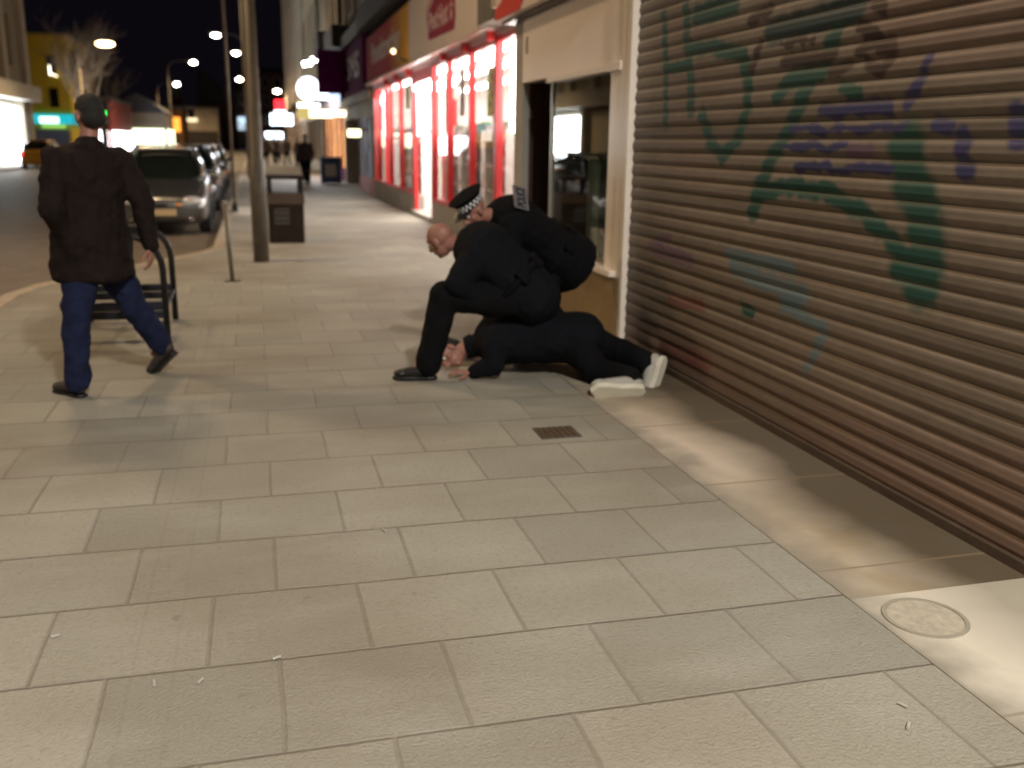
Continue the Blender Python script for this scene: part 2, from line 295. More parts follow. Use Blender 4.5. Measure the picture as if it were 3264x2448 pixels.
def forecourt_material():
    m, t, p, N, L = nt('stained shopfront concrete')
    tc = N.new('ShaderNodeTexCoord'); se = N.new('ShaderNodeSeparateXYZ'); L.new(tc.outputs['Object'], se.inputs[0]); X, Y = se.outputs[0], se.outputs[1]
    n = N.new('ShaderNodeTexNoise'); n.inputs['Scale'].default_value = 1.3; n.inputs['Detail'].default_value = 5; L.new(tc.outputs['Object'], n.inputs[0])
    n2 = N.new('ShaderNodeTexNoise'); n2.inputs['Scale'].default_value = 4; n2.inputs['Detail'].default_value = 6; L.new(tc.outputs['Object'], n2.inputs[0])
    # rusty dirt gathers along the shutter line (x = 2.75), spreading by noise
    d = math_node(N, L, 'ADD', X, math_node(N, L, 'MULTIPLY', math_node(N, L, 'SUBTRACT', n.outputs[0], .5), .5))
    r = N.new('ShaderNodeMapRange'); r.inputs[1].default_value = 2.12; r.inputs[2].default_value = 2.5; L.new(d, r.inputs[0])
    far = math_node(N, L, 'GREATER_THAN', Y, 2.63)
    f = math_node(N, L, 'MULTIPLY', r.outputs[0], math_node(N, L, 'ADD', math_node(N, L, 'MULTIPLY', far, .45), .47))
    cr = N.new('ShaderNodeValToRGB'); L.new(n2.outputs[0], cr.inputs[0])
    e = cr.color_ramp.elements; e[0].position = .15; e[0].color = (.34, .24, .13, 1); e[1].position = .72; e[1].color = (.50, .44, .35, 1)
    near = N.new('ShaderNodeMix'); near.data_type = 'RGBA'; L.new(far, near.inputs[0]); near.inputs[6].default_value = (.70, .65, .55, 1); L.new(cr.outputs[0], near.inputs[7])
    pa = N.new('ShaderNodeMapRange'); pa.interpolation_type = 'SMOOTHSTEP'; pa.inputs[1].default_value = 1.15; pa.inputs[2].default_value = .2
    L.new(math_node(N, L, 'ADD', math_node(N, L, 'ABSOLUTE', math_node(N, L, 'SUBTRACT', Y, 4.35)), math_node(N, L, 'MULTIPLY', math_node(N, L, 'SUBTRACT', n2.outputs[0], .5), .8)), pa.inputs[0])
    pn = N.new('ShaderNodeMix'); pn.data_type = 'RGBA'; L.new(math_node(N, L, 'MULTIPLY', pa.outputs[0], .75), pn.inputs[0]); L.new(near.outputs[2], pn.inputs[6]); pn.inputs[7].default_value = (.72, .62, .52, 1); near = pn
    nm = N.new('ShaderNodeMix'); nm.data_type = 'RGBA'; nm.blend_type = 'MULTIPLY'; L.new(math_node(N, L, 'MULTIPLY', n2.outputs[0], .35), nm.inputs[0]); L.new(near.outputs[2], nm.inputs[6]); nm.inputs[7].default_value = (.5, .45, .36, 1)
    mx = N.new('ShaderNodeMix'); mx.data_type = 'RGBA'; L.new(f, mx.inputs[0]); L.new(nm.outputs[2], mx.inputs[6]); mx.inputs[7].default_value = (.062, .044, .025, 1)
    # joints every 0.95 m
    jy = math_node(N, L, 'LESS_THAN', math_node(N, L, 'ABSOLUTE', math_node(N, L, 'SUBTRACT', math_node(N, L, 'MODULO', math_node(N, L, 'ADD', Y, 98.32), .95), .475)), .007)
    edge = math_node(N, L, 'MULTIPLY', math_node(N, L, 'LESS_THAN', X, 1.975), .4)
    ed = N.new('ShaderNodeMix'); ed.data_type = 'RGBA'; L.new(math_node(N, L, 'MULTIPLY', math_node(N, L, 'MAXIMUM', jy, edge), .7), ed.inputs[0]); L.new(mx.outputs[2], ed.inputs[6]); ed.inputs[7].default_value = (.20, .14, .08, 1)
    fe = N.new('ShaderNodeMapRange'); fe.inputs[1].default_value = 2.16; fe.inputs[2].default_value = 1.94; L.new(math_node(N, L, 'ADD', X, math_node(N, L, 'MULTIPLY', math_node(N, L, 'SUBTRACT', n2.outputs[0], .5), .5)), fe.inputs[0])
    f2 = N.new('ShaderNodeMix'); f2.data_type = 'RGBA'; L.new(math_node(N, L, 'MULTIPLY', fe.outputs[0], .9), f2.inputs[0]); L.new(ed.outputs[2], f2.inputs[6]); f2.inputs[7].default_value = (.25, .225, .185, 1)
    L.new(f2.outputs[2], p.inputs['Base Color']); p.inputs['Roughness'].default_value = .75
    bp = N.new('ShaderNodeBump'); bp.inputs['Strength'].default_value = .4; bp.inputs['Distance'].default_value = .006; L.new(n2.outputs[0], bp.inputs['Height']); L.new(bp.outputs[0], p.inputs['Normal'])
    return m
asph = mat('worn asphalt', (.16, .125, .085), .6, 0, .3, 3, .6, 120)
g = MB(); g.quad((-300, -60, -.35), (300, -60, -.35), (300, 600, -.35), (-300, 600, -.35)); g.build('ground', mat('dark earth', (.06, .055, .05), .9), kind='structure')
g = MB(); g.quad((-11.6, -50, -.1), (.5, -50, -.1), (.5, 260, -.1), (-11.6, 260, -.1)); g.build('road', asph, kind='structure')
# pavement built out to x = -2.35 before the parking bay, then set back to x = -0.5
outer = [(-2.32, -40), (-2.35, 10.4), (-2.2, 11.1), (-.72, 13.9), (-.5, 14.6), (-.5, 250)]
pav = MB(); P = [(x, y) for x, y in outer]+[(9, 250), (9, -40)]
pav.prism(P, lambda u, v, d: (u, v, d), -.3, 0); pav.build('pavement', paving_material(), kind='structure')
kb = MB()
for (x0, y0), (x1, y1) in zip(outer[:-1], outer[1:]):
    d = Vector((x1-x0, y1-y0, 0)).normalized(); nrm = Vector((d.y, -d.x, 0)); L0 = (Vector((x1, y1, 0))-Vector((x0, y0, 0))).length
    c = Vector(((x0+x1)/2, (y0+y1)/2, -.1))-nrm*.075
    kb.obox(c, d, nrm, (0, 0, 1), L0/2+.01, .077, .106)
kb.build('kerb', mat('granite kerb', (.40, .33, .25), .7, 0, .25, 5, .4), kind='structure')
pl = MB(); pl.box(-15, -11.6, -50, 250, -.3, .02); pl.build('far_pavement', mat('far paving', (.25, .22, .18), .7, 0, .2, 2), kind='structure')
fc = MB(); fc.box(1.96, 2.74, -6, 6.86, -.05, .004); fc.build('forecourt', forecourt_material(), kind='structure')
# ------------------------------------------------------------------ covers in the paving
c = T('drain_cover', 'small square rusty metal cover set in the paving beside the struggle', 'drain cover', (1.56, 4.78, 0))
MB().box(1.43, 1.66, 4.66, 4.86, -.01, .006).build('frame', M['steel'], c)
k = MB(); [k.box(1.445+i*.034, 1.462+i*.034, 4.675, 4.845, .0062, .010) for i in range(6)]; k.build('cover_plate', mat('rusty plate', (.10, .06, .035), .7, .3, .3, 20, .4), c)
c = T('utility_cover', 'round pale rimmed utility cover in the concrete by the shutter', 'manhole cover', (2.13, 2.45, 0))
k = MB()
for r0, r1 in ((.125, .14),):
    n = 40
    for i in range(n):
        a, b2 = 2*math.pi*i/n, 2*math.pi*(i+1)/n
        P4 = [(2.13+r*math.cos(t), 2.45+r*math.sin(t)) for r, t in ((r0, a), (r1, a), (r1, b2), (r0, b2))]
        k.prism(P4, lambda u, v, d: (u, v, d), .0, .0095)
k.build('rim', mat('pale worn rim', (.40, .37, .30), .5, .2, .1, 20), c)
MB().tube([(2.13, 2.45, -.01), (2.13, 2.45, .0065)], .124, 40).build('lid', mat('rusty lid', (.50, .45, .36), .7, .2, .3, 30, .4), c)

for i, (x, y, a) in enumerate(BUTTS):
    s = MB().tube([(x-.014*math.cos(a), y-.014*math.sin(a), .0055), (x+.014*math.cos(a), y+.014*math.sin(a), .0055)], .0045, 8).build('cigarette_butt', M['paleconc'])
    props(s, 'tiny pale cigarette butt dropped on the paving slabs', 'litter', 'cigarette butts on the paving')
# ================================================================== shuttered shop (nearest on the right)
def paint_shutter():
    """roller shutter as one corrugated sheet, spray paint as vertex colour that follows the slats"""
    strokes = STROKES
    y0, y1, z0, z1, pitch = -1.6, 6.80, .03, 3.06, .087
    ny = 560; prof = [(0, .001), (.10, -.003), (.20, -.0090), (.30, -.0125), (.40, -.0128), (.52, -.0092), (.58, -.0100), (.74, -.0065), (.88, -.0015), (.93, .004), (.97, .004)]
    zz, xx = [], []
    for i in range(int((z1-z0)/pitch)):
        for t, d in prof: zz.append(z0+(i+t)*pitch); xx.append(2.755+d)
    zz = np.array(zz); xx = np.array(xx); ys = np.linspace(y0, y1, ny)
    # uneven slats
    rng = np.random.RandomState(3)
    YY, ZZ = np.meshgrid(ys, zz); XX = np.repeat(xx[:, None], ny, 1)
    sl = ((ZZ-z0)/pitch).astype(int); sh = rng.randn(sl.max()+2)*.0016; bow = rng.randn(sl.max()+2)*.0018
    XX = XX+sh[sl]+bow[sl]*np.sin(YY*1.7+sh[sl]*3000)+.004*np.sin(YY*.8+ZZ)
    nz = len(zz); V = np.stack([XX, YY, ZZ], -1).reshape(-1, 3)
    idx = np.arange(nz*ny).reshape(nz, ny); Fq = np.stack([idx[:-1, :-1], idx[:-1, 1:], idx[1:, 1:], idx[1:, :-1]], -1).reshape(-1, 4)
    colr = np.zeros((nz, ny, 3)); colr[:] = (.150, .117, .090)
    def vn(sy, sz, seed):
        r = np.random.RandomState(seed); G = r.rand(int((y1-y0)*sy)+4, int((z1-z0)*sz)+4)
        a = (YY-y0)*sy; b = (ZZ-z0)*sz; i = a.astype(int); j = b.astype(int); fa = a-i; fb = b-j; fa = fa*fa*(3-2*fa); fb = fb*fb*(3-2*fb)
        return (G[i, j]*(1-fa)*(1-fb)+G[i+1, j]*fa*(1-fb)+G[i, j+1]*(1-fa)*fb+G[i+1, j+1]*fa*fb)
    tone = 1+rng.randn(sl.max()+2)*.10; colr *= tone[sl][..., None]
    n1 = vn(1.5, 2, 1)*.5+vn(5, 6, 2)*.3+vn(14, 14, 3)*.2; n2 = vn(24, 40, 4)
    colr *= (1+(n1-.5)*.5+(n2-.5)*.16)[..., None]
    # rusty brown towards the bottom rail, dark brown in the seams
    gr = np.clip((.75-ZZ)/.75, 0, 1)*.5*n1*1.3
    colr = colr*(1-gr[..., None])+np.array((.13, .085, .05))*gr[..., None]
    ph = ((ZZ-z0)/pitch) % 1; seam = np.clip((np.abs(ph-.5)-.40)/.08, 0, 1)*.45
    colr = colr*(1-seam[..., None])+np.array((.045, .028, .02))*seam[..., None]
    tint = vn(.8, 1.4, 9); f = np.clip((tint-.55)*1.5, 0, .2); colr = colr*(1-f[..., None])+np.array((.20, .08, .07))*f[..., None]
    C = dict(g=(.008, .055, .042), d=(.012, .032, .036), b=(.06, .15, .19), n=(.025, .025, .09), p=(.10, .04, .12), k=(.035, .018, .015), r=(.15, .03, .03))
    jit = (vn(20, 20, 11)-.5)*.03
    for ck, wd, pts in strokes:
        D = np.full(YY.shape, 9.)
        for (ya, za), (yb, zb) in zip(pts[:-1], pts[1:]):
            dy, dz = yb-ya, zb-za; t = np.clip(((YY-ya)*dy+(ZZ-za)*dz)/(dy*dy+dz*dz+1e-9), 0, 1)
            D = np.minimum(D, np.hypot(YY-ya-t*dy, ZZ-za-t*dz))
        a = np.clip(1-(D+jit-wd*.50)/(wd*.32), 0, 1)*(1.0 if ck in 'gdkn' else .6)*np.clip(.8+n1*.5, 0, 1)
        a *= np.where(np.abs(ph-.5) > .42, .75, 1)
        colr = colr*(1-a[..., None])+np.array(C[ck])*a[..., None]
    me = bpy.data.meshes.new('shutter_curtain'); me.from_pydata(V.tolist(), [], Fq.tolist())
    ca = me.color_attributes.new('paint', 'FLOAT_COLOR', 'POINT')
    ca.data.foreach_set('color', np.concatenate([colr.reshape(-1, 3), np.ones((nz*ny, 1))], 1).astype(np.float32).ravel())
    me.polygons.foreach_set('use_smooth', [True]*len(me.polygons))
    m = facecol('sprayed shutter paint', .5); me.materials.append(m)
    p = m.node_tree.nodes['Principled BSDF']; p.inputs['Metallic'].default_value = .1
    return me
shut = T('shuttered_shop', 'shop closed with a big brown roller shutter sprayed with green graffiti', 'shop', (2.75, 2.5, 0))
me = paint_shutter(); o = bpy.data.objects.new('roller_shutter', me); COL.objects.link(o); o.parent = shut; o.matrix_parent_inverse = Matrix.Translation(-Vector((2.75, 2.5, 0)))
o['label'] = 'brown corrugated roller shutter with dark green, blue and purple spray paint'
k = MB(); k.box(2.72, 2.79, -1.6, 6.8, -.01, .045); k.build('bottom_rail', mat('dirty rail', (.10, .07, .05), .6, .4, .3, 9, .3), shut)
k = MB(); k.box(2.70, 2.80, 6.80, 6.86, 0, 3.06); k.build('guide_rail', M['whitepaint'], shut)
k = MB(); k.box(2.60, 3.0, -1.6, 6.86, 3.06, 3.5); k.build('shutter_box', M['whitepanel'], shut, bevel=.01)
k = MB(); k.box(2.90, 10, -1.6, 6.86, 3.5, 9.2); k.box(3.0, 10, -1.6, 6.86, -.3, 3.5); k.box(2.55, 3.0, -1.6, 6.86, 3.5, 4.3); k.build('wall', M['cream'], shut)
wl = T('added_lantern', 'unseen lantern added high over the shutter to light the paving below', 'lamp', (2.9, -2.6, 6.6))  # lamp out of view, added to brighten the near paving
MB().tube([(2.9, -2.6, 6.4), (2.4, -2.6, 6.75), (1.5, -2.6, 6.78)], .03, 10).build('bracket', M['black'], wl, smooth=True)
MB().tube([(1.45, -2.6, 6.55), (1.45, -2.6, 6.78)], [.20, .12], 20).build('shade', M['black'], wl)
MB().ell((1.45, -2.6, 6.53), (1, 0, 0), (0, 1, 0), (0, 0, 1), .14, .14, .06).build('lens', M['lens'], wl, smooth=True)
_l = bpy.data.lights.new('near_fill_light', 'SPOT'); _l.energy = 6000; _l.color = (1, .94, .84); _l.shadow_soft_size = .2; _l.spot_size = math.radians(168); _l.spot_blend = .4
_o = bpy.data.objects.new('near_fill_light', _l); COL.objects.link(_o); _o.parent = wl; _o.location = (-1.45, 0, -.14)

# ================================================================== dark shop with white boarding
ds = T('dark_shop', 'unlit shop with a white boarded panel above its dark window and a brown recessed door', 'shop', (2.8, 8.5, 0))
k = MB(); k.box(2.715, 2.90, 6.86, 7.02, 0, 4.3); k.box(2.735, 2.90, 7.02, 7.30, .0, 4.3)
k.box(2.70, 2.74, 7.02, 7.30, 2.10, 2.17); k.build('pilaster', M['whitepaint'], ds, bevel=.006)
k = MB(); k.box(2.78, 2.86, 7.30, 10.06, 2.17, 2.80); k.build('boarded_panel', M['whitepanel'], ds, bevel=.004)
MB().box(2.765, 2.78, 9.88, 9.90, 2.45, 2.62).build('hinge', M['greyrender'], ds)
k = MB(); k.box(2.74, 2.86, 7.30, 9.06, 2.115, 2.168); k.build('window_head', M['whitepaint'], ds, bevel=.004)
wn = T('display_window', None, None, (2.82, 8.2, 0)); wn.parent = ds; wn.location = Vector((2.82, 8.2, 0))-Vector((2.8, 8.5, 0)); LOC[wn.name] = Vector((2.82, 8.2, 0))
bpy.data.objects.remove(wn)
gl = glass('dark shop glass', (.86, .90, .86), .01, .10)
k = MB(); k.box(2.80, 2.812, 7.30, 9.0, .60, 2.115); wnd = k.build('window', gl, ds)
k = MB(); k.box(2.785, 2.83, 9.0, 9.04, .56, 2.115); k.build('frame', mat('aluminium edge', (.5, .48, .42), .35, .6, .1, 6), wnd)
k = MB(); k.box(2.66, 2.86, 6.98, 9.06, .535, .585); k.build('sill', M['whitepaint'], wnd, bevel=.008)
k = MB(); k.box(2.70, 2.86, 6.90, 9.06, 0, .535); k.build('stall_riser', mat('ochre tiled riser', (.27, .185, .085), .55, 0, .45, 3, .3), ds)
# recess with door
k = MB(); k.box(3.45, 3.50, 9.04, 10.06, 0, 2.8); dr = k.build('door', M['browndoor'], ds)
k = MB(); k.box(3.42, 3.45, 9.35, 9.80, 1.14, 1.20); k.build('letterbox', mat('worn brass', (.42, .36, .26), .35, .7, .2, 9), dr)
k = MB(); k.box(2.86, 3.45, 9.04, 9.07, 0, 2.17); k.box(2.86, 3.45, 10.04, 10.07, 0, 2.17); k.build('door_reveal', M['browndoor'], ds)
k = MB(); k.box(2.86, 3.5, 9.07, 10.04, 2.17, 2.2); k.build('soffit', M['browndoor'], ds)
# the shop's dark room seen through the glass
k = MB(); k.box(6.6, 6.7, 6.9, 10.0, 0, 2.9); k.box(2.9, 6.6, 6.87, 6.97, 0, 2.9); k.box(2.9, 6.6, 6.97, 10.0, 2.8, 2.9); k.box(3.5, 6.6, 9.9, 10.0, 0, 2.8); k.build('room_wall', mat('dim room wall', (.20, .15, .09), .8), ds)
k = MB(); k.box(2.87, 6.6, 6.97, 9.9, .40, .52); k.build('window_floor', mat('olive lino', (.22, .22, .12), .45, 0, .3, 3), ds)
k = MB(); k.box(2.86, 10, 10.06, 10.10, 0, 4.3); k.box(2.86, 10, 6.86, 10.42, 4.3, 9.2); k.build('wall', M['cream2'], ds)
k = MB(); k.box(2.79, 3.4, 10.06, 10.40, 0, 3.0); k.build('pier', M['greyrender'], ds, label='grey rendered pier between the dark shop and the lit pet shop')
k = MB(); k.box(2.62, 2.86, 7.302, 10.62, 2.835, 3.6); sg = k.build('fascia_sign', M['signwhite'], ds)
# red curved field on the neighbour's sign (y decreases to the right in the picture)
poly = [(10.62, 2.86)]
for i in range(13): a = i/12*math.pi/2; poly.append((9.50-.0+.30*math.sin(a)-.30, 2.86+.74*i/12))
poly = [(10.615, 2.84), (9.62, 2.84), (9.48, 2.92), (9.36, 3.02), (9.28, 3.15), (9.24, 3.3), (9.25, 3.59), (9.9, 3.59), (10.0, 3.3), (10.15, 3.12), (10.35, 3.0), (10.615, 2.95)]
MB().prism(poly, lambda u, v, d: (d, u, v), 2.612, 2.619).build('red_swoosh', M['signred'], sg)
MB().box(2.70, 2.86, 7.302, 10.60, 2.803, 2.832).build('shadow_gap', M['browndoor'], sg)
# stands left inside the dark window
for i, (x, y, h, mm) in enumerate(((3.3, 8.75, .9, 'whitetrim'), (3.9, 8.3, .62, 'silver'), (3.5, 7.75, .75, 'greyrender'))):
    s = T('display_stand', ['tall pale box stand behind the dark window near its left edge', 'low metal box stand at the middle of the dark window', 'grey block stand behind the dark window near the pillar'][i], 'display stand', (x, y, .52), 'stands in the dark window')
    MB().box(x-.16, x+.16, y-.17, y+.17, .52, .52+h).build('plinth', mat('stand %d' % i, (.30, .36, .38) if i == 0 else (.22, .25, .27), .3, .2, .2, 5), s, bevel=.01)
    MB().box(x-.2, x+.2, y-.22, y+.22, .521+h, .545+h).build('shelf_top', M[mm], s, bevel=.004)

# ================================================================== the lit pet shop
ps = T('pet_shop', 'brightly lit pet shop with red window frames and a white and red fascia', 'shop', (3.4, 20, 0))
k = MB(); k.box(3.38, 3.62, 12.3, 18.78, 0, .42); k.box(3.38, 3.62, 21.1, 28.1, 0, .42); k.build('stall_riser', M['greyrender'], ps, bevel=.01)
k = MB(); k.box(3.30, 4.0, 18.78, 21.1, 0, .10); k.build('doorstep', M['paleconc'], ps, bevel=.01)
def shopwindow(ya, yb, mull, z0=.42, z1=3.0):
    gz = MB().box(3.43, 3.44, ya, yb, z0, z1).build('window', glass('shop glass', (.97, .97, .97), .01, .0), ps)
    k = MB(); k.box(3.37, 3.47, ya, yb, z0, z0+.07); k.box(3.37, 3.47, ya, yb, z1-.07, z1)
    for c0, wd in mull: k.box(3.372, 3.468, c0-wd/2, c0+wd/2, z0+.07, z1-.07)
    k.build('frame', M['redframe'], gz)
shopwindow(12.3, 18.78, [(12.36, .1), (13.64, .17), (15.38, .09), (17.2, .10), (18.68, .09)])
shopwindow(21.1, 28.1, [(21.2, .12), (23.1, .08), (24.84, .08), (25.75, .12), (27.4, .26), (28.0, .14)])
dd = MB().box(3.93, 3.97, 19.35, 20.55, .10, 2.4).build('door', glass('door glass', (.96, .96, .96), .01, 0), ps)
k = MB()
for a, b in ((19.35, 19.47), (20.43, 20.55)): k.box(3.90, 4.0, a, b, .10, 2.4)
k.box(3.90, 4.0, 19.47, 20.43, .10, .24); k.box(3.90, 4.0, 19.47, 20.43, 2.28, 2.4); k.box(3.91, 3.99, 19.47, 20.43, 1.1, 1.18); k.build('frame', M['redframe'], dd)
k = MB(); k.box(3.38, 3.46, 20.95, 21.1, .1, 3.0); k.box(3.38, 3.46, 18.78, 18.9, .1, 3.0); k.box(3.38, 3.46, 18.9, 20.95, 2.75, 3.0); k.build('door_frame', M['redframe'], ps)
# transom lamps over the entrance
k = MB(); [k.box(3.36, 3.9, y, y+.55, 2.62, 2.70) for y in (19.0, 19.75, 20.3)]; k.build('entrance_light', M['tube'], ps)
k = MB(); k.box(3.34, 3.5, 12.3, 28.1, 3.0, 3.07); k.build('transom_rail', mat('pink lit transom', (.62, .36, .36), .35, 0, .1, 3), ps)
[MB().obox((3.30, y, 3.03), (1, 0, 0), (0, 1, 0), (0, 0, 1), .06, .045, .09).build('awning_bracket', M['redframe'], ps, bevel=.01) for y in (13.64, 15.38, 17.2, 21.2, 23.1, 24.84)]
# fascia
fs = MB().box(3.20, 3.42, 13.3, 20.4, 3.10, 4.32).build('fascia_sign', M['signwhite'], ps, label='white fascia sign with a maroon house logo reading PetHut')
MB().box(3.14, 3.42, 13.3, 28.1, 3.07, 3.115).build('fascia_ledge', mat('pink ledge', (.66, .50, .48), .3, 0, .05, 3), fs)
lg = [(18.2, 3.90), (18.0, 3.36), (15.72, 3.31), (15.62, 3.52), (15.66, 3.80), (15.9, 3.97), (16.5, 4.12), (17.1, 4.2)]
MB().prism(lg, lambda u, v, d: (d, u, v), 3.186, 3.199).build('house_logo', M['logored'], fs)
rf = [(18.22, 3.84), (18.22, 3.78), (17.05, 4.10), (17.0, 4.17)]
MB().prism(rf, lambda u, v, d: (d, u, v), 3.178, 3.1855).build('roof_line', M['logopink'], fs)
text('letters', 'Pet', M['logopink'], (3.185, 17.95, 3.47), (0, -1, .02), (0, 0, 1), .33, .85, .012, fs, .02)
text('letters', 'Hut', M['logopink'], (3.185, 17.02, 3.45), (0, -1, .02), (0, 0, 1), .36, .85, .012, fs, .02)
pw = MB()
for y, z, r in ((15.88, 3.55, .085), (15.99, 3.68, .035), (15.91, 3.72, .035), (15.82, 3.71, .035), (15.75, 3.66, .03)): pw.tube([(3.185, y, z), (3.179, y, z)], r, 16)
pw.build('paw_mark', M['logopink'], fs)
def fascia_red():
    m, t, p, N, L = nt('red to amber fascia vinyl'); tc = N.new('ShaderNodeTexCoord'); se = N.new('ShaderNodeSeparateXYZ'); L.new(tc.outputs['Object'], se.inputs[0])
    r = N.new('ShaderNodeMapRange'); r.inputs[1].default_value = .5; r.inputs[2].default_value = 3.6; L.new(se.outputs[1], r.inputs[0])
    cr = N.new('ShaderNodeValToRGB'); L.new(r.outputs[0], cr.inputs[0]); e = cr.color_ramp.elements; e[0].color = (.70, .36, .02, 1); e[1].color = (.50, .03, .025, 1); e[0].position = .25
    L.new(cr.outputs[0], p.inputs['Base Color']); p.inputs['Roughness'].default_value = .75; p.inputs['Specular IOR Level'].default_value = .15; return m
fr = MB().box(3.20, 3.42, 20.403, 28.1, 3.116, 4.32).build('fascia_sign', fascia_red(), ps, label='red and amber fascia sign with white lettering')
text('letters', 'Poundstretcher', M['signwhite'], (3.199, 26.75, 3.55), (0, -1, 0), (0, 0, 1), .52, 5.1, .014, fr, .02)
k = MB(); k.tube([(3.2, 20.7, 3.2), (3.0, 20.7, 3.25), (2.92, 20.7, 3.42)], .02, 8); k.build('sign_light_arm', M['steel'], fr)
k = MB(); k.ell((2.92, 20.7, 3.38), (1, 0, 0), (0, 1, 0), (0, 0, 1), .05, .05, .05); k.build('sign_light', emit('small warm lamp', (1, .7, .4), 6), fr, smooth=True)
k = MB(); k.box(3.02, 3.42, 12.42, 13.28, 3.08, 4.4); k.build('corbel', mat('taupe corbel', (.20, .175, .14), .7, 0, .2, 3), ps, bevel=.01)
k = MB(); k.box(3.42, 10, 10.42, 28.1, 3.12, 9.4); k.box(3.0, 3.42, 10.62, 12.40, 3.2, 5.5); k.build('wall', M['cream2'], ps)
k = MB(); k.box(2.95, 3.42, 18, 28.1, 4.5, 5.1); k.build('canopy_beam', mat('dark timber beam', (.03, .027, .022), .7, 0, .2, 3), ps)
# room
k = MB(); k.box(9.0, 9.1, 10.5, 28.0, 0, 3.1); k.box(3.6, 9, 10.42, 10.5, 0, 3.1); k.box(3.6, 9, 28.0, 28.1, 0, 3.1); k.build('room_wall', M['shopwhite'], ps)
k = MB(); k.box(3.62, 9.0, 10.5, 28.0, -.02, .03); k.build('shop_floor', M['shopfloor'], ps)
k = MB(); k.box(3.47, 9.0, 10.5, 28.0, 3.02, 3.10); k.build('ceiling', M['shopwhite'], ps)
k = MB()
for x in (3.75, 4.6, 5.8, 7.4):
    for y in range(12, 28, 2): k.box(x-.07, x+.07, y+.1, y+1.7, 2.93, 2.99)
for y in (12.45, 13.25, 18.5, 21.45, 27.0): k.box(3.52, 3.57, y, y+.09, 1.7, 2.9)
k.build('tube_light', M['tube'], ps)
def area(name, loc, rot, sx, sy, power, col, shape='RECTANGLE', parent=None):
    l = bpy.data.lights.new(name, 'AREA'); l.shape = shape; l.size = sx
    if shape == 'RECTANGLE': l.size_y = sy
    l.energy = power; l.color = col; o = bpy.data.objects.new(name, l); COL.objects.link(o); o.rotation_euler = rot; o.location = Vector(loc)-wloc(parent); o.parent = parent; return o
area('shop_light', (6.0, 15.5, 2.88), (0, 0, 0), 4.6, 6.0, 260, (1, .97, .9), parent=ps)
area('shop_light', (6.0, 24.3, 2.88), (0, 0, 0), 4.6, 6.4, 260, (1, .97, .9), parent=ps)
area('shop_light', (4.3, 16.2, 2.9), (0, math.radians(35), 0), 1.2, 5.2, 75, (1, .96, .86), parent=ps)
area('shop_light', (4.3, 24.4, 2.9), (0, math.radians(35), 0), 1.2, 6.0, 75, (1, .96, .86), parent=ps)
# shelf units, banners and boxes in the windows
SH = []
for i, (ya, yb) in enumerate(((13.9, 15.25), (15.5, 17.1), (17.35, 18.6), (21.35, 23.0), (23.2, 24.75), (25.9, 27.2))):
    u = T('shelf_unit', ['white shelf unit right of the first red window post', 'white shelf unit between the two middle red posts', 'white shelf unit next to the pet shop doorway', 'white shelf unit just past the pet shop doorway', 'white shelf unit in the middle of the far pet shop window', 'white shelf unit at the far end of the pet shop window'][i], 'shelf unit', (3.75, (ya+yb)/2, .03), 'shelf units in the pet shop window')
    k = MB(); k.box(3.60, 4.0, ya, ya+.03, .03, 1.75); k.box(3.60, 4.0, yb-.03, yb, .03, 1.75); k.box(3.98, 4.0, ya+.03, yb-.03, .03, 1.75); k.build('side_panel', M['shopwhite'], u)
    k = MB(); [k.box(3.60, 3.98, ya+.03, yb-.03, z, z+.03) for z in (.42, .80, 1.18, 1.56)]; k.build('shelf', M['shopwhite'], u)
    SH.append((ya, yb))
pcols = [(.10, .12, .16), (.30, .32, .36), (.42, .05, .06), (.12, .25, .16), (.50, .46, .42), (.16, .14, .20), (.55, .30, .28)]
pm = [mat('pet food box %d' % i, c, .5, 0, .2, 9) for i, c in enumerate(pcols)]
pn = ['dark navy', 'grey', 'red', 'green', 'buff', 'violet grey', 'pink']
protos = {}
rs = random.Random(5)
for (ya, yb) in SH:
    for z in (.45, .83, 1.21, 1.59):
        y = ya+.06
        while y < yb-.22:
            wd = rs.choice((.16, .2, .24)); h = rs.uniform(.2, .31); ci = rs.choice((0, 1, 1, 1, 2, 3, 4, 5, 6)) if ya > 13 else 2
            if ya > 21 and rs.random() < .55: ci = rs.choice((2, 6))
            key = (ci, wd)
            lab = '%s pet food packet standing on a white shelf in the pet shop window' % pn[ci]
            if key not in protos:
                b = bmesh.new(); bmesh.ops.create_cube(b, size=1); bmesh.ops.scale(b, vec=(.22, wd-.02, 1), verts=b.verts); bmesh.ops.translate(b, vec=(0, 0, .5), verts=b.verts)
                top = [v for v in b.verts if v.co.z > .9]; bmesh.ops.scale(b, vec=(.55, .95, 1), verts=top)
                mm = bpy.data.meshes.new('food_packet'); b.to_mesh(mm); b.free(); mm.materials.append(pm[ci]); protos[key] = mm
            o = bpy.data.objects.new('food_packet', protos[key]); COL.objects.link(o); o.location = (3.77, y+wd/2, z); o.scale = (1, 1, h)
            props(o, lab, 'packet', 'pet food packets on the window shelves'); y += wd+rs.choice((0, .0, .02, .12))
ylw = mat('yellow poster', (.75, .62, .05), .5, 0, .1, 4); inkm = mat('dark poster ink', (.12, .11, .02), .6)
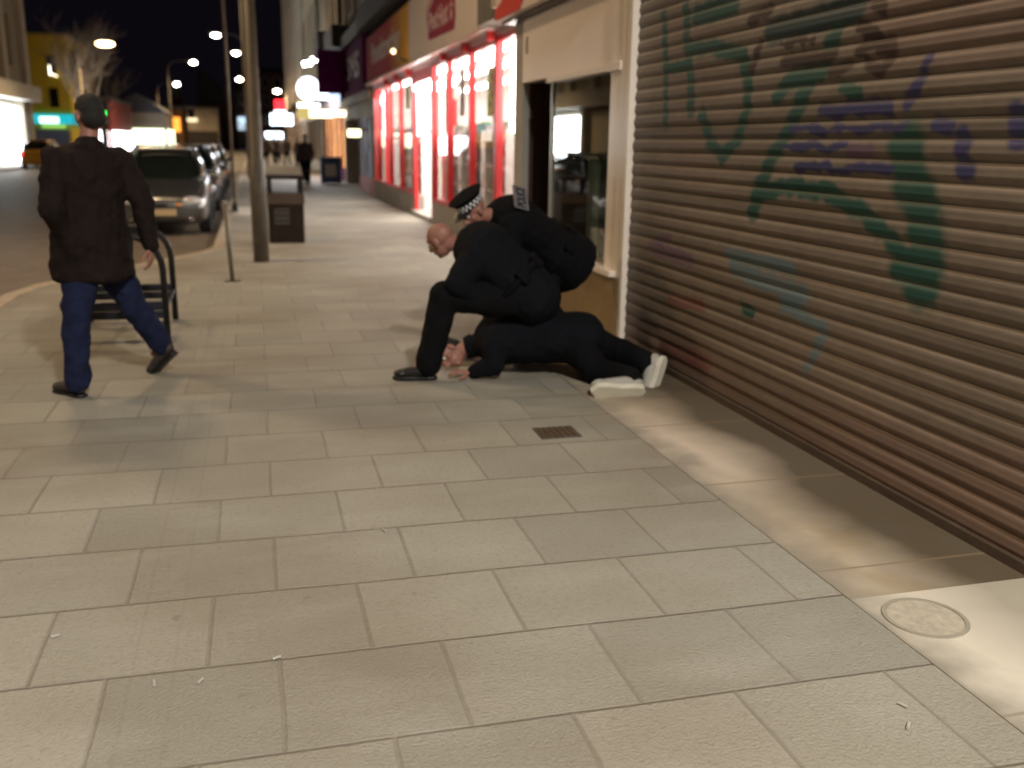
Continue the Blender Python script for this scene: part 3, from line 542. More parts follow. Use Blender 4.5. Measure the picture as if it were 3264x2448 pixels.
for i, (y, z0, z1, wd) in enumerate(((17.75, 1.9, 2.7, .6), (14.42, 1.95, 2.66, .5), (22.6, 2.3, 2.82, .5), (26.4, 2.0, 2.75, .35))):
    b = T('window_poster', ['large yellow poster hung beside the pet shop doorway', 'narrow yellow poster hung near the first red post', 'small yellow poster just past the pet shop doorway', 'faint yellow poster at the far end of the pet shop window'][i], 'poster', (3.5, y, z0), 'yellow posters in the pet shop window')
    MB().box(3.50, 3.508, y-wd/2, y+wd/2, z0, z1).build('sheet', ylw, b)
    k = MB(); [k.tube([(3.4995, y+dy*wd, z0+q*(z1-z0)), (3.494, y+dy*wd, z0+q*(z1-z0))], .05, 12) for q, dy in ((.25, .1), (.45, -.12), (.62, .15), (.8, -.05))]; k.build('paw_print', inkm, b)
b = T('window_sticker_column', 'column of red round stickers on the glass beside the first red post', 'sticker', (3.45, 13.9, 1.7))
k = MB(); [k.tube([(3.449, 13.95, z), (3.455, 13.95, z)], .17, 20) for z in (2.45, 1.95, 1.6, 1.28)]; k.build('disc', mat('red sticker', (.5, .03, .06), .5), b)
pb = T('hanging_banner', 'pale pink striped banner hanging between the middle window posts', 'banner', (3.5, 16.5, 2.1)); MB().box(3.50, 3.508, 16.35, 16.7, 2.0, 2.75).build('cloth', mat('pink banner', (.6, .36, .33), .6), pb)

# ================================================================== terraces
def wall_open(k, X, sx, y0, y1, z0, z1, ops, th=.3):
    """wall slab with real openings; sx = -1 when it faces -x"""
    xa, xb = sorted((X, X-sx*th)); ys = sorted({y0, y1}|{v for o in ops for v in o[:2]})
    for a, b in zip(ys[:-1], ys[1:]):
        hole = sorted([(o[2], o[3]) for o in ops if o[0] <= a+1e-6 and o[1] >= b-1e-6]); z = z0
        for h0, h1 in hole:
            if h0 > z: k.box(xa, xb, a, b, z, h0)
            z = h1
        if z < z1: k.box(xa, xb, a, b, z, z1)
def terrace(label, X, sx, y0, y1, zb, h, wm, cols=3, rows=2, bay=False, roof=None, wlit=None, trim=None, name='terraced_building'):
    b = T(name, label, 'building', (X, (y0+y1)/2, 0), 'buildings along the street'); out = lambda d: X+sx*d
    def bx(k, d0, d1, *r): a, c = sorted((out(d0), out(d1))); k.box(a, c, *r); return k
    ops = []; sp = (y1-y0)/cols; sh = (h-zb)/rows
    for c in range(cols):
        for r in range(rows):
            yc = y0+sp*(c+.5); za = zb+sh*r+sh*.26; ops.append((yc-sp*.2, yc+sp*.2, za, za+sh*.56))
    k = MB(); wall_open(k, X, sx, y0, y1, zb, h, ops); bx(k, -.3, -8, y0, y0+.2, 0, h); bx(k, -.3, -8, y1-.2, y1, 0, h); bx(k, -8, -8.2, y0, y1, 0, h); k.build('wall', wm, b)
    tr = trim or M['cream']
    bx(MB(), .18, -.3, y0, y1, h, h+.35).build('cornice', tr, b, bevel=.03)
    bx(MB(), .0, -8, y0+.05, y1-.05, h+.36, h+.6).build('roof', roof or M['slate'], b)
    k = MB(); [bx(k, .08, 0.001, y0+sp*i-.16, y0+sp*i+.16, zb, h) for i in range(cols+1) if y0+sp*i-.16 >= y0-.17]; k.build('pilaster', tr, b)
    for i, (a, c, za, zc) in enumerate(ops):
        wd = bx(MB(), -.16, -.17, a, c, za, zc).build('window', wlit[1] if wlit and i in wlit[0] else M['darkpane'], b)
        k = MB(); bx(k, -.10, -.159, a, a+.06, za, zc); bx(k, -.10, -.159, c-.06, c, za, zc); bx(k, -.10, -.159, a+.06, c-.06, (za+zc)/2-.03, (za+zc)/2+.03); bx(k, -.10, -.159, a+.06, c-.06, zc-.06, zc); k.build('frame', M['whitepaint'], wd)
        bx(MB(), .14, -.1, a-.1, c+.1, za-.12, za-.002).build('sill', tr, wd)
    return b, bx
def shopfront(b, bx, y0, y1, sign, zf=(2.9, 3.8), lit=None, riser=None, door=None, z0=.5, zt=2.7):
    bx(MB(), .16, -.3, y0+.05, y1-.05, zf[0], zf[1]).build('fascia_sign', sign, b)
    dy = door or 1.1
    bx(MB(), -.02, -.3, y0+.3, y1-dy-.3, 0, z0).build('stall_riser', riser or M['greyrender'], b)
    wd = bx(MB(), -.12, -.14, y0+.3, y1-dy-.3, z0, zt).build('shop_window', lit or M['darkpane'], b)
    k = MB(); n = max(2, int((y1-y0)/2.2)); W = (y1-dy-.3)-(y0+.3)
    for i in range(n+1): bx(k, -.02, -.118, y0+.3+W*i/n-.04, y0+.3+W*i/n+.04, z0, zt)
    k.build('frame', M['brownwood'], wd)
    dr = bx(MB(), -.5, -.55, y1-dy-.2, y1-.35, 0, 2.2).build('door', M['brownwood'], b)
    k = MB(); bx(k, .02, -.6, y0, y0+.3, 0, zf[0]); bx(k, .02, -.6, y1-.3, y1, 0, zf[0]); bx(k, .0, -.6, y0+.3, y1-.3, zt, zf[0]); k.build('shop_pier', M['cream2'], b)
    k = MB(); bx(k, -.6, -.7, y0+.3, y1-.3, 0, zf[0]); k.build('back_wall', M['brownwood'], b)
cool = emit('cool lit display', (.55, .66, .85), 1.2, scale=1.6, col2=(.15, .17, .20))
warm = emit('warm lit display', (1, .42, .12), 2.2, scale=1.5, col2=(.35, .10, .03))
white = emit('white lit display', (1, .93, .82), 2.6, scale=1.3, col2=(.3, .26, .2))
dimw = emit('dim lit display', (.5, .4, .28), .8, scale=1.1, col2=(.05, .04, .03))
b, bx = terrace('cream building with a purple hanging shop sign next to the pet shop', 3.4, -1, 28.1, 37.4, 4.55, 12.6, M['cream'], 3, 2)
shopfront(b, bx, 28.1, 37.4, M['cream2'], (2.75, 3.02), lit=cool, riser=M['redframe'], door=4.3, z0=.45, zt=2.3)
MB().box(3.10, 3.24, 28.25, 33.7, 3.03, 4.5).build('purple_fascia', M['purple'], b)
text('letters', 'SMS', mat('pale mauve vinyl', (.42, .30, .34), .4), (3.095, 32.9, 3.4), (0, -1, 0), (0, 0, 1), .75, 3.7, .014, b, .02)
MB().box(2.2, 3.24, 33.72, 33.86, 3.1, 4.5).build('purple_panel', M['purple'], b)
k = MB(); k.box(3.0, 3.4, 28.2, 33.7, 4.5, 4.9); k.box(2.7, 3.4, 33.7, 37.2, 4.6, 5.3); k.build('balcony', mat('dark balcony', (.05, .042, .035), .6), b)
k = MB(); [k.obox((3.2, 29.5+i*.16, 4.62), (0, 0, 1), (1, 0, 0), (0, 1, 0), .5, .10, .02) for i in range(14)]; k.build('rounded_hood', mat('grey hood', (.26, .24, .23), .6), b)
b, bx = terrace('pale three storey building behind the round lit signs', 3.4, -1, 37.4, 50, 4.5, 13.4, M['cream2'], 4, 2)
shopfront(b, bx, 37.4, 50, mat('brown fascia', (.14, .05, .03), .5), (2.75, 3.5), lit=warm, riser=M['purple'])
MB().box(2.75, 3.4, 41.5, 44.5, 5.0, 5.9).build('balcony', mat('dark balcony two', (.05, .042, .035), .6), b)
b, bx = terrace('cream building with tall pale pilasters half way along the terrace', 3.4, -1, 50, 64, 4.5, 14.6, M['cream'], 4, 2)
shopfront(b, bx, 50, 64, mat('cream fascia', (.5, .42, .2), .5), (2.8, 3.7), lit=dimw)
b, bx = terrace('farthest tall building of the right hand terrace', 3.4, -1, 64, 100, 4.5, 15.5, M['cream2'], 8, 2)
shopfront(b, bx, 64, 100, mat('amber fascia', (.4, .18, .05), .5), (2.8, 3.6), lit=white)
# ---- projecting lit signs
def lit_sign(label, loc, sz, m, shape='round', name='projecting_sign', br=True):
    s = T(name, label, 'sign', loc, 'lit signs over the right hand shops'); x, y, z = loc
    k = MB()
    if shape == 'round': k.tube([(x, y-.08, z), (x, y+.08, z)], sz/2, 28)
    elif shape == 'spire': k.prism([(-.5, -.5), (.5, -.5), (.62, -.1), (.3, .1), (.12, .6), (-.05, .15), (-.2, .45), (-.35, .1), (-.5, .1)], lambda u, v, d: (x+u*sz, y+d, z+v*sz), -.08, .08)
    else: k.box(x-sz[0]/2, x+sz[0]/2, y-.08, y+.08, z-sz[1]/2, z+sz[1]/2)
    k.build('lit_panel', m, s, bevel=.02)
    if br:
        k = MB(); k.tube([(x, y, z+.1), (3.45, y, z+.1)], .03, 8); k.build('bracket', M['black'], s)
    return s
cw = emit('cold white sign face', (.80, .90, 1), 6); ww = emit('warm white sign face', (1, .86, .62), 5); fl = emit('flood lamp face', (1, .97, .92), 40)
lit_sign('big round white lit sign projecting from the terrace', (2.45, 44, 3.75), 1.0, cw)
lit_sign('pointed white lit sign between the round sign and the purple sign', (2.98, 40, 3.6), .9, cw, 'spire')
lit_sign('flat bluish lit sign tucked under the purple panel', (3.1, 37.6, 3.15), (.55, .28), emit('pale blue sign face', (.55, .7, 1), 2.5), 'box')
lit_sign('yellow box sign below the round white sign', (2.6, 50, 3.05), (.8, .9), emit('dull yellow sign face', (.8, .66, .2), .8), 'box')
lit_sign('long cream lit lamp below the pointed sign', (2.75, 40.6, 2.62), (.95, .30), ww, 'box')
lit_sign('short cream lit lamp over the purple shop door', (3.18, 37.0, 2.55), (.42, .22), ww, 'box')
lit_sign('thin white lit strip under the big round sign', (2.55, 46, 3.12), (1.0, .18), cw, 'box')
lit_sign('yellow lit lamp beside the brown door next to the pet shop', (3.05, 30.6, 1.80), (.4, .22), emit('yellowish lamp face', (1, .85, .5), 5), 'box')
lit_sign('red lit sign far along the terrace', (2.22, 80, 4.2), (.85, .9), emit('red sign face', (1, .02, .03), 4), 'box')
lit_sign('white lit strip under the red sign', (2.2, 79.5, 3.72), (.9, .2), cw, 'box')
lit_sign('oval pale blue lit sign beyond the round white sign', (2.0, 70, 2.95), (1.5, .75), emit('sky blue sign face', (.7, .87, 1), 9), 'box')
lit_sign('low white lit sign farthest down the pavement', (1.55, 75, 1.9), (1.3, .5), cw, 'box')
for i, (x, y, z) in enumerate(((2.88, 45, 5.06), (2.62, 47, 5.02))):
    s = T('flood_lamp', ['right hand white flood lamp on the pale terrace', 'left hand white flood lamp on the pale terrace'][i], 'lamp', (3.4, y, z), 'flood lamps on the terrace')
    MB().obox((x, y, z), (1, 0, .2), (0, 1, 0), (-.2, 0, 1), .2, .07, .1).build('lamp_face', fl, s); MB().tube([(x, y, z+.05), (3.45, y, z+.15)], .025, 6).build('arm', M['black'], s)
area('sign_glow', (2.0, 43, 3.4), (math.radians(-20), 0, 0), 1.5, 1.5, 260, (.9, .94, 1))
# ---- buildings closing the view
def house(label, x0, x1, y0, y1, eave, ridge, wm, rm, axis='y', cat='house', name='house', win=2, front='-y', shop=None):
    b = T(name, label, cat, ((x0+x1)/2, (y0+y1)/2, 0), 'buildings along the street')
    MB().box(x0, x1, y0, y1, -.3, eave).build('wall', wm, b)
    k = MB()
    if ridge > eave:
        if axis == 'y': k.prism([(x0-.2, eave), (x1+.2, eave), ((x0+x1)/2, ridge)], lambda u, v, d: (u, d, v), y0-.2, y1+.2)
        else: k.prism([(y0-.2, eave), (y1+.2, eave), ((y0+y1)/2, ridge)], lambda u, v, d: (d, u, v), x0-.2, x1+.2)
    else: k.box(x0-.1, x1+.1, y0-.1, y1+.1, eave, eave+.3)
    rf = k.build('roof', rm, b)
    nx = win; W = (x1-x0)/nx
    for i in range(nx):
        for z in np.arange(4.2, eave-1, 3.1):
            xc = x0+W*(i+.5); wd = MB().box(xc-.5, xc+.5, y0-.03, y0+.05, z, z+1.6).build('window', M['darkpane'], b)
            k = MB(); k.box(xc-.6, xc-.5, y0-.06, y0, z-.1, z+1.7); k.box(xc+.5, xc+.6, y0-.06, y0, z-.1, z+1.7); k.box(xc-.5, xc+.5, y0-.06, y0, z+1.6, z+1.7); k.box(xc-.5, xc+.5, y0-.06, y0, z-.1, z); k.build('frame', M['whitepaint'], wd)
    if front == '+x':
        n = max(1, int((y1-y0)/3.2)); Wd = (y1-y0)/n
        for i in range(n):
            for z in np.arange(4.2, eave-1, 3.1):
                yc = y0+Wd*(i+.5); wd = MB().box(x1-.05, x1+.03, yc-.55, yc+.55, z, z+1.7).build('window', M['darkpane'], b)
                k = MB(); k.box(x1, x1+.06, yc-.67, yc-.55, z-.1, z+1.8); k.box(x1, x1+.06, yc+.55, yc+.67, z-.1, z+1.8); k.build('frame', M['whitepaint'], wd)
    if shop:
        m, z0, z1 = shop
        MB().box(x0+.3, x1-.3, y0-.09, y0-.02, z0, z1).build('lit_shopfront', m, b)
        if front == '+x': MB().box(x1+.02, x1+.09, y0+.4, y1-.4, z0, z1).build('lit_shopfront', m, b)
    return b
gst = mat('grey stone facade', (.30, .26, .20), .8, 0, .2, 2, .3)
# left: tall stone block, its ledge and lit shop
lb = T('stone_block', 'tall grey stone block with a ledge and a dazzling shop window at the left edge', 'building', (-14, 60, 0), 'buildings along the street')
k = MB(); wall_open(k, -14.2, 1, 40, 71, 4.7, 22, [(y, y+1.9, z, z+3.0) for y in (43, 47.5, 52, 56.5, 61, 65.6) for z in (5.8, 10.6, 15.4)]); k.box(-24, -14.5, 70.8, 71, 0, 22); k.box(-24, -14.5, 40, 40.2, 0, 22); k.build('wall', gst, lb)
for y in (43, 47.5, 52, 56.5, 61, 65.6):
    for z in (5.8, 10.6, 15.4): MB().box(-14.42, -14.40, y, y+1.9, z, z+3.0).build('window', M['darkpane'], lb)
[MB().box(-14.2, -13.85, y, y+1.1, 4.72, 21.5).build('column', M['cream2'], lb) for y in (45.6, 50.1, 54.6, 59.1, 63.9, 69.6)]
MB().box(-14.5, -13.4, 40, 71.2, 3.75, 4.7).build('ledge', M['greyrender'], lb)
[MB().box(-14.5, -14.0, y, y+.6, 0, 3.75).build('pier', gst, lb) for y in (40, 50, 56.8, 68.2, 70.4)]
MB().box(-14.3, -14.2, 57.5, 68.1, .1, 3.3).build('shop_window', emit('dazzling white shop window', (.9, .97, 1), 22), lb)
MB().box(-14.3, -14.2, 66.8, 70.2, .4, 3.0).build('shop_window', emit('dim blue shop window', (.25, .36, .42), .8, scale=1.2, col2=(.1, .12, .14)), lb)
MB().box(-24, -14.5, 40.2, 70.8, -.3, 3.6).build('ground_floor', gst, lb)
# yellow building on the corner
yb = T('yellow_building', 'yellow painted corner building with a turquoise lit shop sign', 'building', (-16, 86, 0), 'buildings along the street')
k = MB(); k.box(-24, -13.1, 80, 90, 3.3, 8.75); k.box(-24, -13.3, 80.3, 90, -.2, 3.3); k.build('wall', M['yellow'], yb)
MB().box(-24.1, -12.95, 79.85, 90.1, 8.75, 8.95).build('parapet', mat('yellow coping', (.4, .27, .05), .8), yb)
for i, (x, z0, z1) in enumerate(((-14.2, 5.9, 7.4), (-14.2, 3.7, 5.1))):
    wd = MB().box(x-.32, x+.32, 79.96, 80.02, z0, z1).build('window', M['darkpane'], yb)
    k = MB(); k.box(x-.40, x-.32, 79.93, 80, z0-.08, z1+.08); k.box(x+.32, x+.40, 79.93, 80, z0-.08, z1+.08); k.box(x-.32, x+.32, 79.93, 80, z0-.08, z0); k.build('frame', M['yellow'], wd)
k = MB(); k.obox((-14.3, 79.85, 6.35), (0, 0, 1), (0, 1, 0), (1, 0, 0), .35, .03, .05); k.obox((-14.05, 79.85, 6.02), (1, 0, -.4), (0, 1, 0), (.4, 0, 1), .25, .03, .04); k.build('lit_pane', emit('warm white pane', (1, .92, .7), 5), yb)
for y in (83, 87):
    for z in (3.7, 6.2): MB().box(-13.12, -13.05, y-.6, y+.6, z, z+1.9).build('window', M['darkpane'], yb)
MB().box(-15.7, -13.15, 79.7, 79.98, 2.5, 3.2).build('fascia_sign', emit('turquoise lit fascia', (.01, .42, .50), 1.5), yb)
MB().box(-13.1, -12.85, 79.7, 89.5, 2.5, 3.2).build('fascia_sign', emit('turquoise lit side fascia', (.01, .38, .46), 1.1), yb)
MB().box(-15.3, -14.0, 79.62, 79.72, 2.55, 3.0).build('sign_logo', emit('pale lit logo', (.7, 1, .85), 3.2), yb)
MB().box(-15.2, -13.6, 79.64, 79.9, 2.2, 2.46).build('lit_strip', emit('green lit strip', (.35, .75, .15), 1.2), yb)
MB().box(-15.7, -13.4, 80.1, 80.28, .4, 2.1).build('shop_window', emit('dim shop glass', (.05, .05, .07), .5), yb)
house('low shop with a red front beyond the yellow building', -24, -12.9, 99, 116, 5.0, 5.0, mat('dim red front', (.30, .06, .06), .7), M['slate'], front='+x', shop=(emit('white shopfront', (.95, .97, 1), 9), .3, 2.2), name='red_shop', cat='shop')
house('pale gabled house beyond the bare tree', -16, -9.6, 120, 130, 4.4, 6.6, M['cream2'], M['slate'], axis='y', win=3, front='+x', shop=(emit('greenish white lit shop', (.9, 1, .7), 4), .9, 2.6), name='gabled_house')
house('house with an orange lit shop sign by the brick stack', -11.4, -8.6, 132, 142, 5.2, 5.2, mat('orange brown wall', (.25, .12, .05), .8), M['slate'], win=1, shop=(emit('orange lit shop', (1, .36, .05), 2.6), 2.4, 4.2), name='orange_shop', cat='shop')
tb = T('brick_stack', 'tall brick stack with a pale top rising over the far roofs', 'chimney', (-12, 172, 0)); MB().box(-12.7, -11.0, 171, 173, 0, 8.0).build('shaft', M['brickr'], tb); MB().box(-12.6, -11.1, 171.1, 172.9, 8.0, 10).build('pale_top', M['paleconc'], tb)
bb = house('long beige flat roofed building closing the end of the road', -12.2, -4.8, 150, 164, 5.9, 5.9, M['cream'], M['slate'], win=1, name='beige_hall', cat='building')
MB().box(-12.0, -5.0, 149.7, 149.98, .2, 2.7).build('dark_shopfront', mat('dark shopfront', (.03, .018, .015), .5), bb)
MB().box(-9.5, -7.7, 149.6, 149.7, 4.0, 4.5).build('wall_lamp', emit('warm strip', (1, .8, .5), 2), bb)
ch = T('slate_hall', 'hall with a blue grey sloping roof end rising above the beige building', 'building', (-5, 176, 0))
MB().box(-8.6, -2.4, 170, 184, -.3, 7.2).build('wall', M['brickr'], ch)
MB().prism([(-8.6, 7.2), (-2.3, 7.2), (-2.3, 8.2), (-7.4, 12.6), (-8.6, 12.6)], lambda u, v, d: (u, d, v), 169.6, 184.2).build('roof', M['slate'], ch)
for i, (x0, x1, h, mm) in enumerate(((-3.2, -.6, 10.2, 'cream2'), (-.6, 1.6, 11.3, 'cream'), (1.6, 5.6, 13.0, 'brickr'), (-5.2, -3.2, 8.3, 'cream2'))):
    house(['pale narrow house seen left of the lamp column', 'cream narrow house seen behind the lamp column', 'brick house right of the lamp column at the street end', 'lowest pale house of the far row'][i], x0, x1, 178, 190, h, h+1.2, M[mm], M['slate'], axis='x', win=2, name='far_house', shop=((emit('pale blue lit shop', (.5, .7, .9), 2.2, scale=.8, col2=(.2, .2, .2)) if i < 2 else dimw), 3.2 if i < 2 else .5, 5.4 if i < 2 else 2.6))

# ================================================================== street lamps
def lamp_tree(label, x, y, arm, h=8.6, power=900, r0=.095, group='street lamps', col=LAMP_COL, real=True, sphere=.0):
    s = T('street_lamp', label, 'street lamp', (x, y, 0), group); sg = 1 if arm > 0 else -1
    MB().tube([(x, y, -.1), (x, y, 1.3), (x, y, 1.32), (x, y, h-1.3)], [r0, r0, r0*.82, r0*.6], 16).build('column', M['lampgrey'], s, smooth=True)
    pts = [(x, y, h-1.3), (x, y, h-.7), (x+sg*.15, y, h-.25), (x+sg*.5, y, h+.02), (x+sg*1.1, y, h+.14), (x+arm-sg*.3, y, h+.16)]
    MB().tube(pts, [r0*.6, r0*.5, r0*.42, .035, .03, .03], 10).build('arm', M['lampgrey'], s, smooth=True)
    hd = MB().ell((x+arm, y, h+.14), (1, 0, 0), (0, 1, 0), (0, 0, 1), .42, .17, .11).build('lamp_head', M['greyrender'], s, smooth=True)
    rr = (.15+.0012*y)*(1.9 if col[2] < .39 else 1)
    ln = MB().ell((x+arm, y, h+.05), (1, 0, 0), (0, 1, 0), (0, 0, 1), rr+.06, rr*.8, .10+.001*y).build('lens', M['warmlens'] if col[2] < .39 else M['lens'], s, smooth=True)
    if real:
        l = bpy.data.lights.new('lamp_light', 'SPOT'); l.energy = power; l.color = col; l.shadow_soft_size = .5; l.spot_size = math.radians(165); l.spot_blend = .5
        o = bpy.data.objects.new('lamp_light', l); COL.objects.link(o); o.location = (arm, 0, h-.12); o.parent = s
    return s
P0 = 4300
lamp_tree('nearest street lamp, thick grey column beside the litter bin', .03, 12.85, -2.75, 8.6, P0*.34, .10)
lamp_tree('street lamp across the road outside the left edge', -12.2, 11.0, 2.2, 7.6, P0*.58, .10)
lamp_tree('unseen street lamp added behind the camera to fill the near paving', -1.9, -10.5, .6, 8.6, P0*.12, .10, col=(1, .84, .66))  # extra lamp out of view, put in to even out the near ground
lamp_tree('highest lit street lamp left of the thin pole', -.2, 70, -1.86, 8.3, P0*.5, .08)
lamp_tree('second lit street lamp seen just left of the thick column', .1, 86, -1.1, 8.5, P0*.6, .08)
lamp_tree('lowest of the lit street lamps beside the thick column', .0, 123, -1.2, 8.5, P0*.6, .08)
lamp_tree('curved lamp on the left kerb pointing over the road', -7.4, 98, 2.35, 8.5, P0*.8, .08)
lamp_tree('warm bright street lamp in front of the bare tree', -9.2, 60, 1.45, 6.6, P0*.95, .08, col=(1, .68, .34))
lamp_tree('far street lamp near the red sign', 3.3, 100, -.75, 6.2, P0*.5, .06)
lamp_tree('farthest left street lamp, added to light the beige hall', -11.9, 138, 2.5, 8.5, P0*1.6, .08)  # extra lamp placed to brighten the front of the hall
lamp_tree('street lamp out in the middle distance', -.2, 42, -1.9, 9.4, P0*.22, .08)
# thin pole
tp = T('sign_pole', 'very thin tall pole just left of the thick lamp column', 'pole', (-.46, 22, 0)); MB().tube([(-.46, 22, 0), (-.46, 22, 7.2)], .035, 10).build('pole', M['steel'], tp, smooth=True)
MB().tube([(-.46, 22, 0), (-.46, 22, .18)], .06, 12).build('base_collar', M['black'], tp)
# bollard post
bo = T('steel_post', 'slim leaning steel post in front of the thick lamp column', 'post', (-.30, 11.05, 0))
MB().tube([(-.30, 11.05, -.05), (-.34, 11.08, .86)], .024, 12).build('post', M['steel'], bo, smooth=True)
MB().ell((-.34, 11.08, .875), (1, 0, 0), (0, 1, 0), (0, 0, 1), .027, .027, .018).build('cap', M['chrome'], bo, smooth=True)
MB().tube([(-.30, 11.05, .0), (-.30, 11.05, .012)], .09, 18).build('foot_plate', M['steel'], bo)
pt = MB(); pt.prism([(-.62+.37+.37*math.cos(a), 22.3+1.3*math.sin(a)) for a in [i*math.pi/12 for i in range(24)]], lambda u, v, d: (u, v, d), 0, .006)  # flat pale oval laid on the paving
props(pt.build('paving_patch', mat('pale flat patch', (.62, .58, .50), .6, 0, .1, 4)), 'pale oval patch on the paving beyond the thick column', 'paving patch')
# litter bin
lb_ = T('litter_bin', 'square black litter bin with a wide open slot beside the lamp column', 'litter bin', (.44, 15.35, 0))
X0, X1, Y0, Y1 = .17, .71, 15.15, 15.65
k = MB(); k.box(X0, X1, Y0, Y1, 0, .76); k.build('body', M['binpaint'], lb_, bevel=.02)
k = MB(); [k.box(a, a2, c, c2, .76, .97) for a, a2 in ((X0, X0+.07), (X1-.07, X1)) for c, c2 in ((Y0, Y0+.06), (Y1-.06, Y1))]; k.build('corner_post', M['black'], lb_)
k = MB(); k.box(X0-.01, X1+.01, Y0-.01, Y1+.01, .97, 1.03); k.build('lid', M['binpaint'], lb_, bevel=.015)
k = MB(); k.box(X0-.012, X1+.012, Y0-.012, Y0, .60, .76); k.build('rim_band', mat('brown bin band', (.06, .035, .02), .5), lb_)
k = MB()
for i in range(5): k.box(X0+.10+i*.05, X0+.108+i*.05, Y0-.006, Y0-.0005, .30, .52)
for z in (.30, .38, .46, .52): k.box(X0+.10, X0+.31, Y0-.010, Y0-.0065, z, z+.008)
k.build('grey_emblem', mat('worn grey transfer', (.16, .16, .15), .6), lb_)
# bench
be = T('bench', 'low black bench of tubular arches and dark planks beside the walking man', 'bench', (-1.25, 8.35, 0))
pl_m = mat('dark painted slat', (.012, .014, .024), .35, 0, .3, 5, .1)
for yy, z0, z1 in ((7.90, .16, .30), (8.72, .19, .32)):
    k = MB(); k.box(-1.42, -.755, yy-.02, yy+.02, z0, z0+.06); k.box(-1.42, -.755, yy-.025, yy+.025, z0+.068, z1); k.build('plank', pl_m, be, bevel=.006)
    pts = [(-.74, yy, -.02), (-.74, yy, .50)]+[(-.98+.24*math.cos(a), yy, .55+.26*math.sin(a)) for a in np.linspace(0, math.pi/2, 7)]+[(-1.20, yy, .81)]+[(-1.20-.24*math.sin(a), yy, .55+.26*math.cos(a)) for a in np.linspace(.3, math.pi/2, 6)]+[(-1.44, yy, -.02)]
    MB().tube(pts, .026, 10).build('arch', M['black'], be, smooth=True)
MB().tube([(-.74, 7.90, .24), (-.74, 8.72, .26)], .018, 8).build('cross_bar', M['black'], be); MB().tube([(-1.44, 7.90, .24), (-1.44, 8.72, .26)], .018, 8).build('cross_bar', M['black'], be)
# pedestrian signal glimpsed left
sg_ = T('traffic_signal', 'traffic signal with a small green light beside the walking man head', 'traffic light', (-5.4, 40, 0))
MB().tube([(-5.4, 40, 0), (-5.4, 40, 2.9)], .05, 10).build('pole', M['black'], sg_, smooth=True); MB().box(-5.56, -5.30, 39.9, 40.1, 2.0, 2.9).build('head', M['black'], sg_, bevel=.02)
MB().box(-5.53, -5.34, 39.88, 39.9, 2.36, 2.52).build('green_lens', emit('green lens', (.03, 1, .08), 6), sg_)
MB().box(-5.46, -5.36, 39.88, 39.9, 2.1, 2.24).build('dim_lens', emit('pale lens', (.5, .6, .4), .5), sg_)

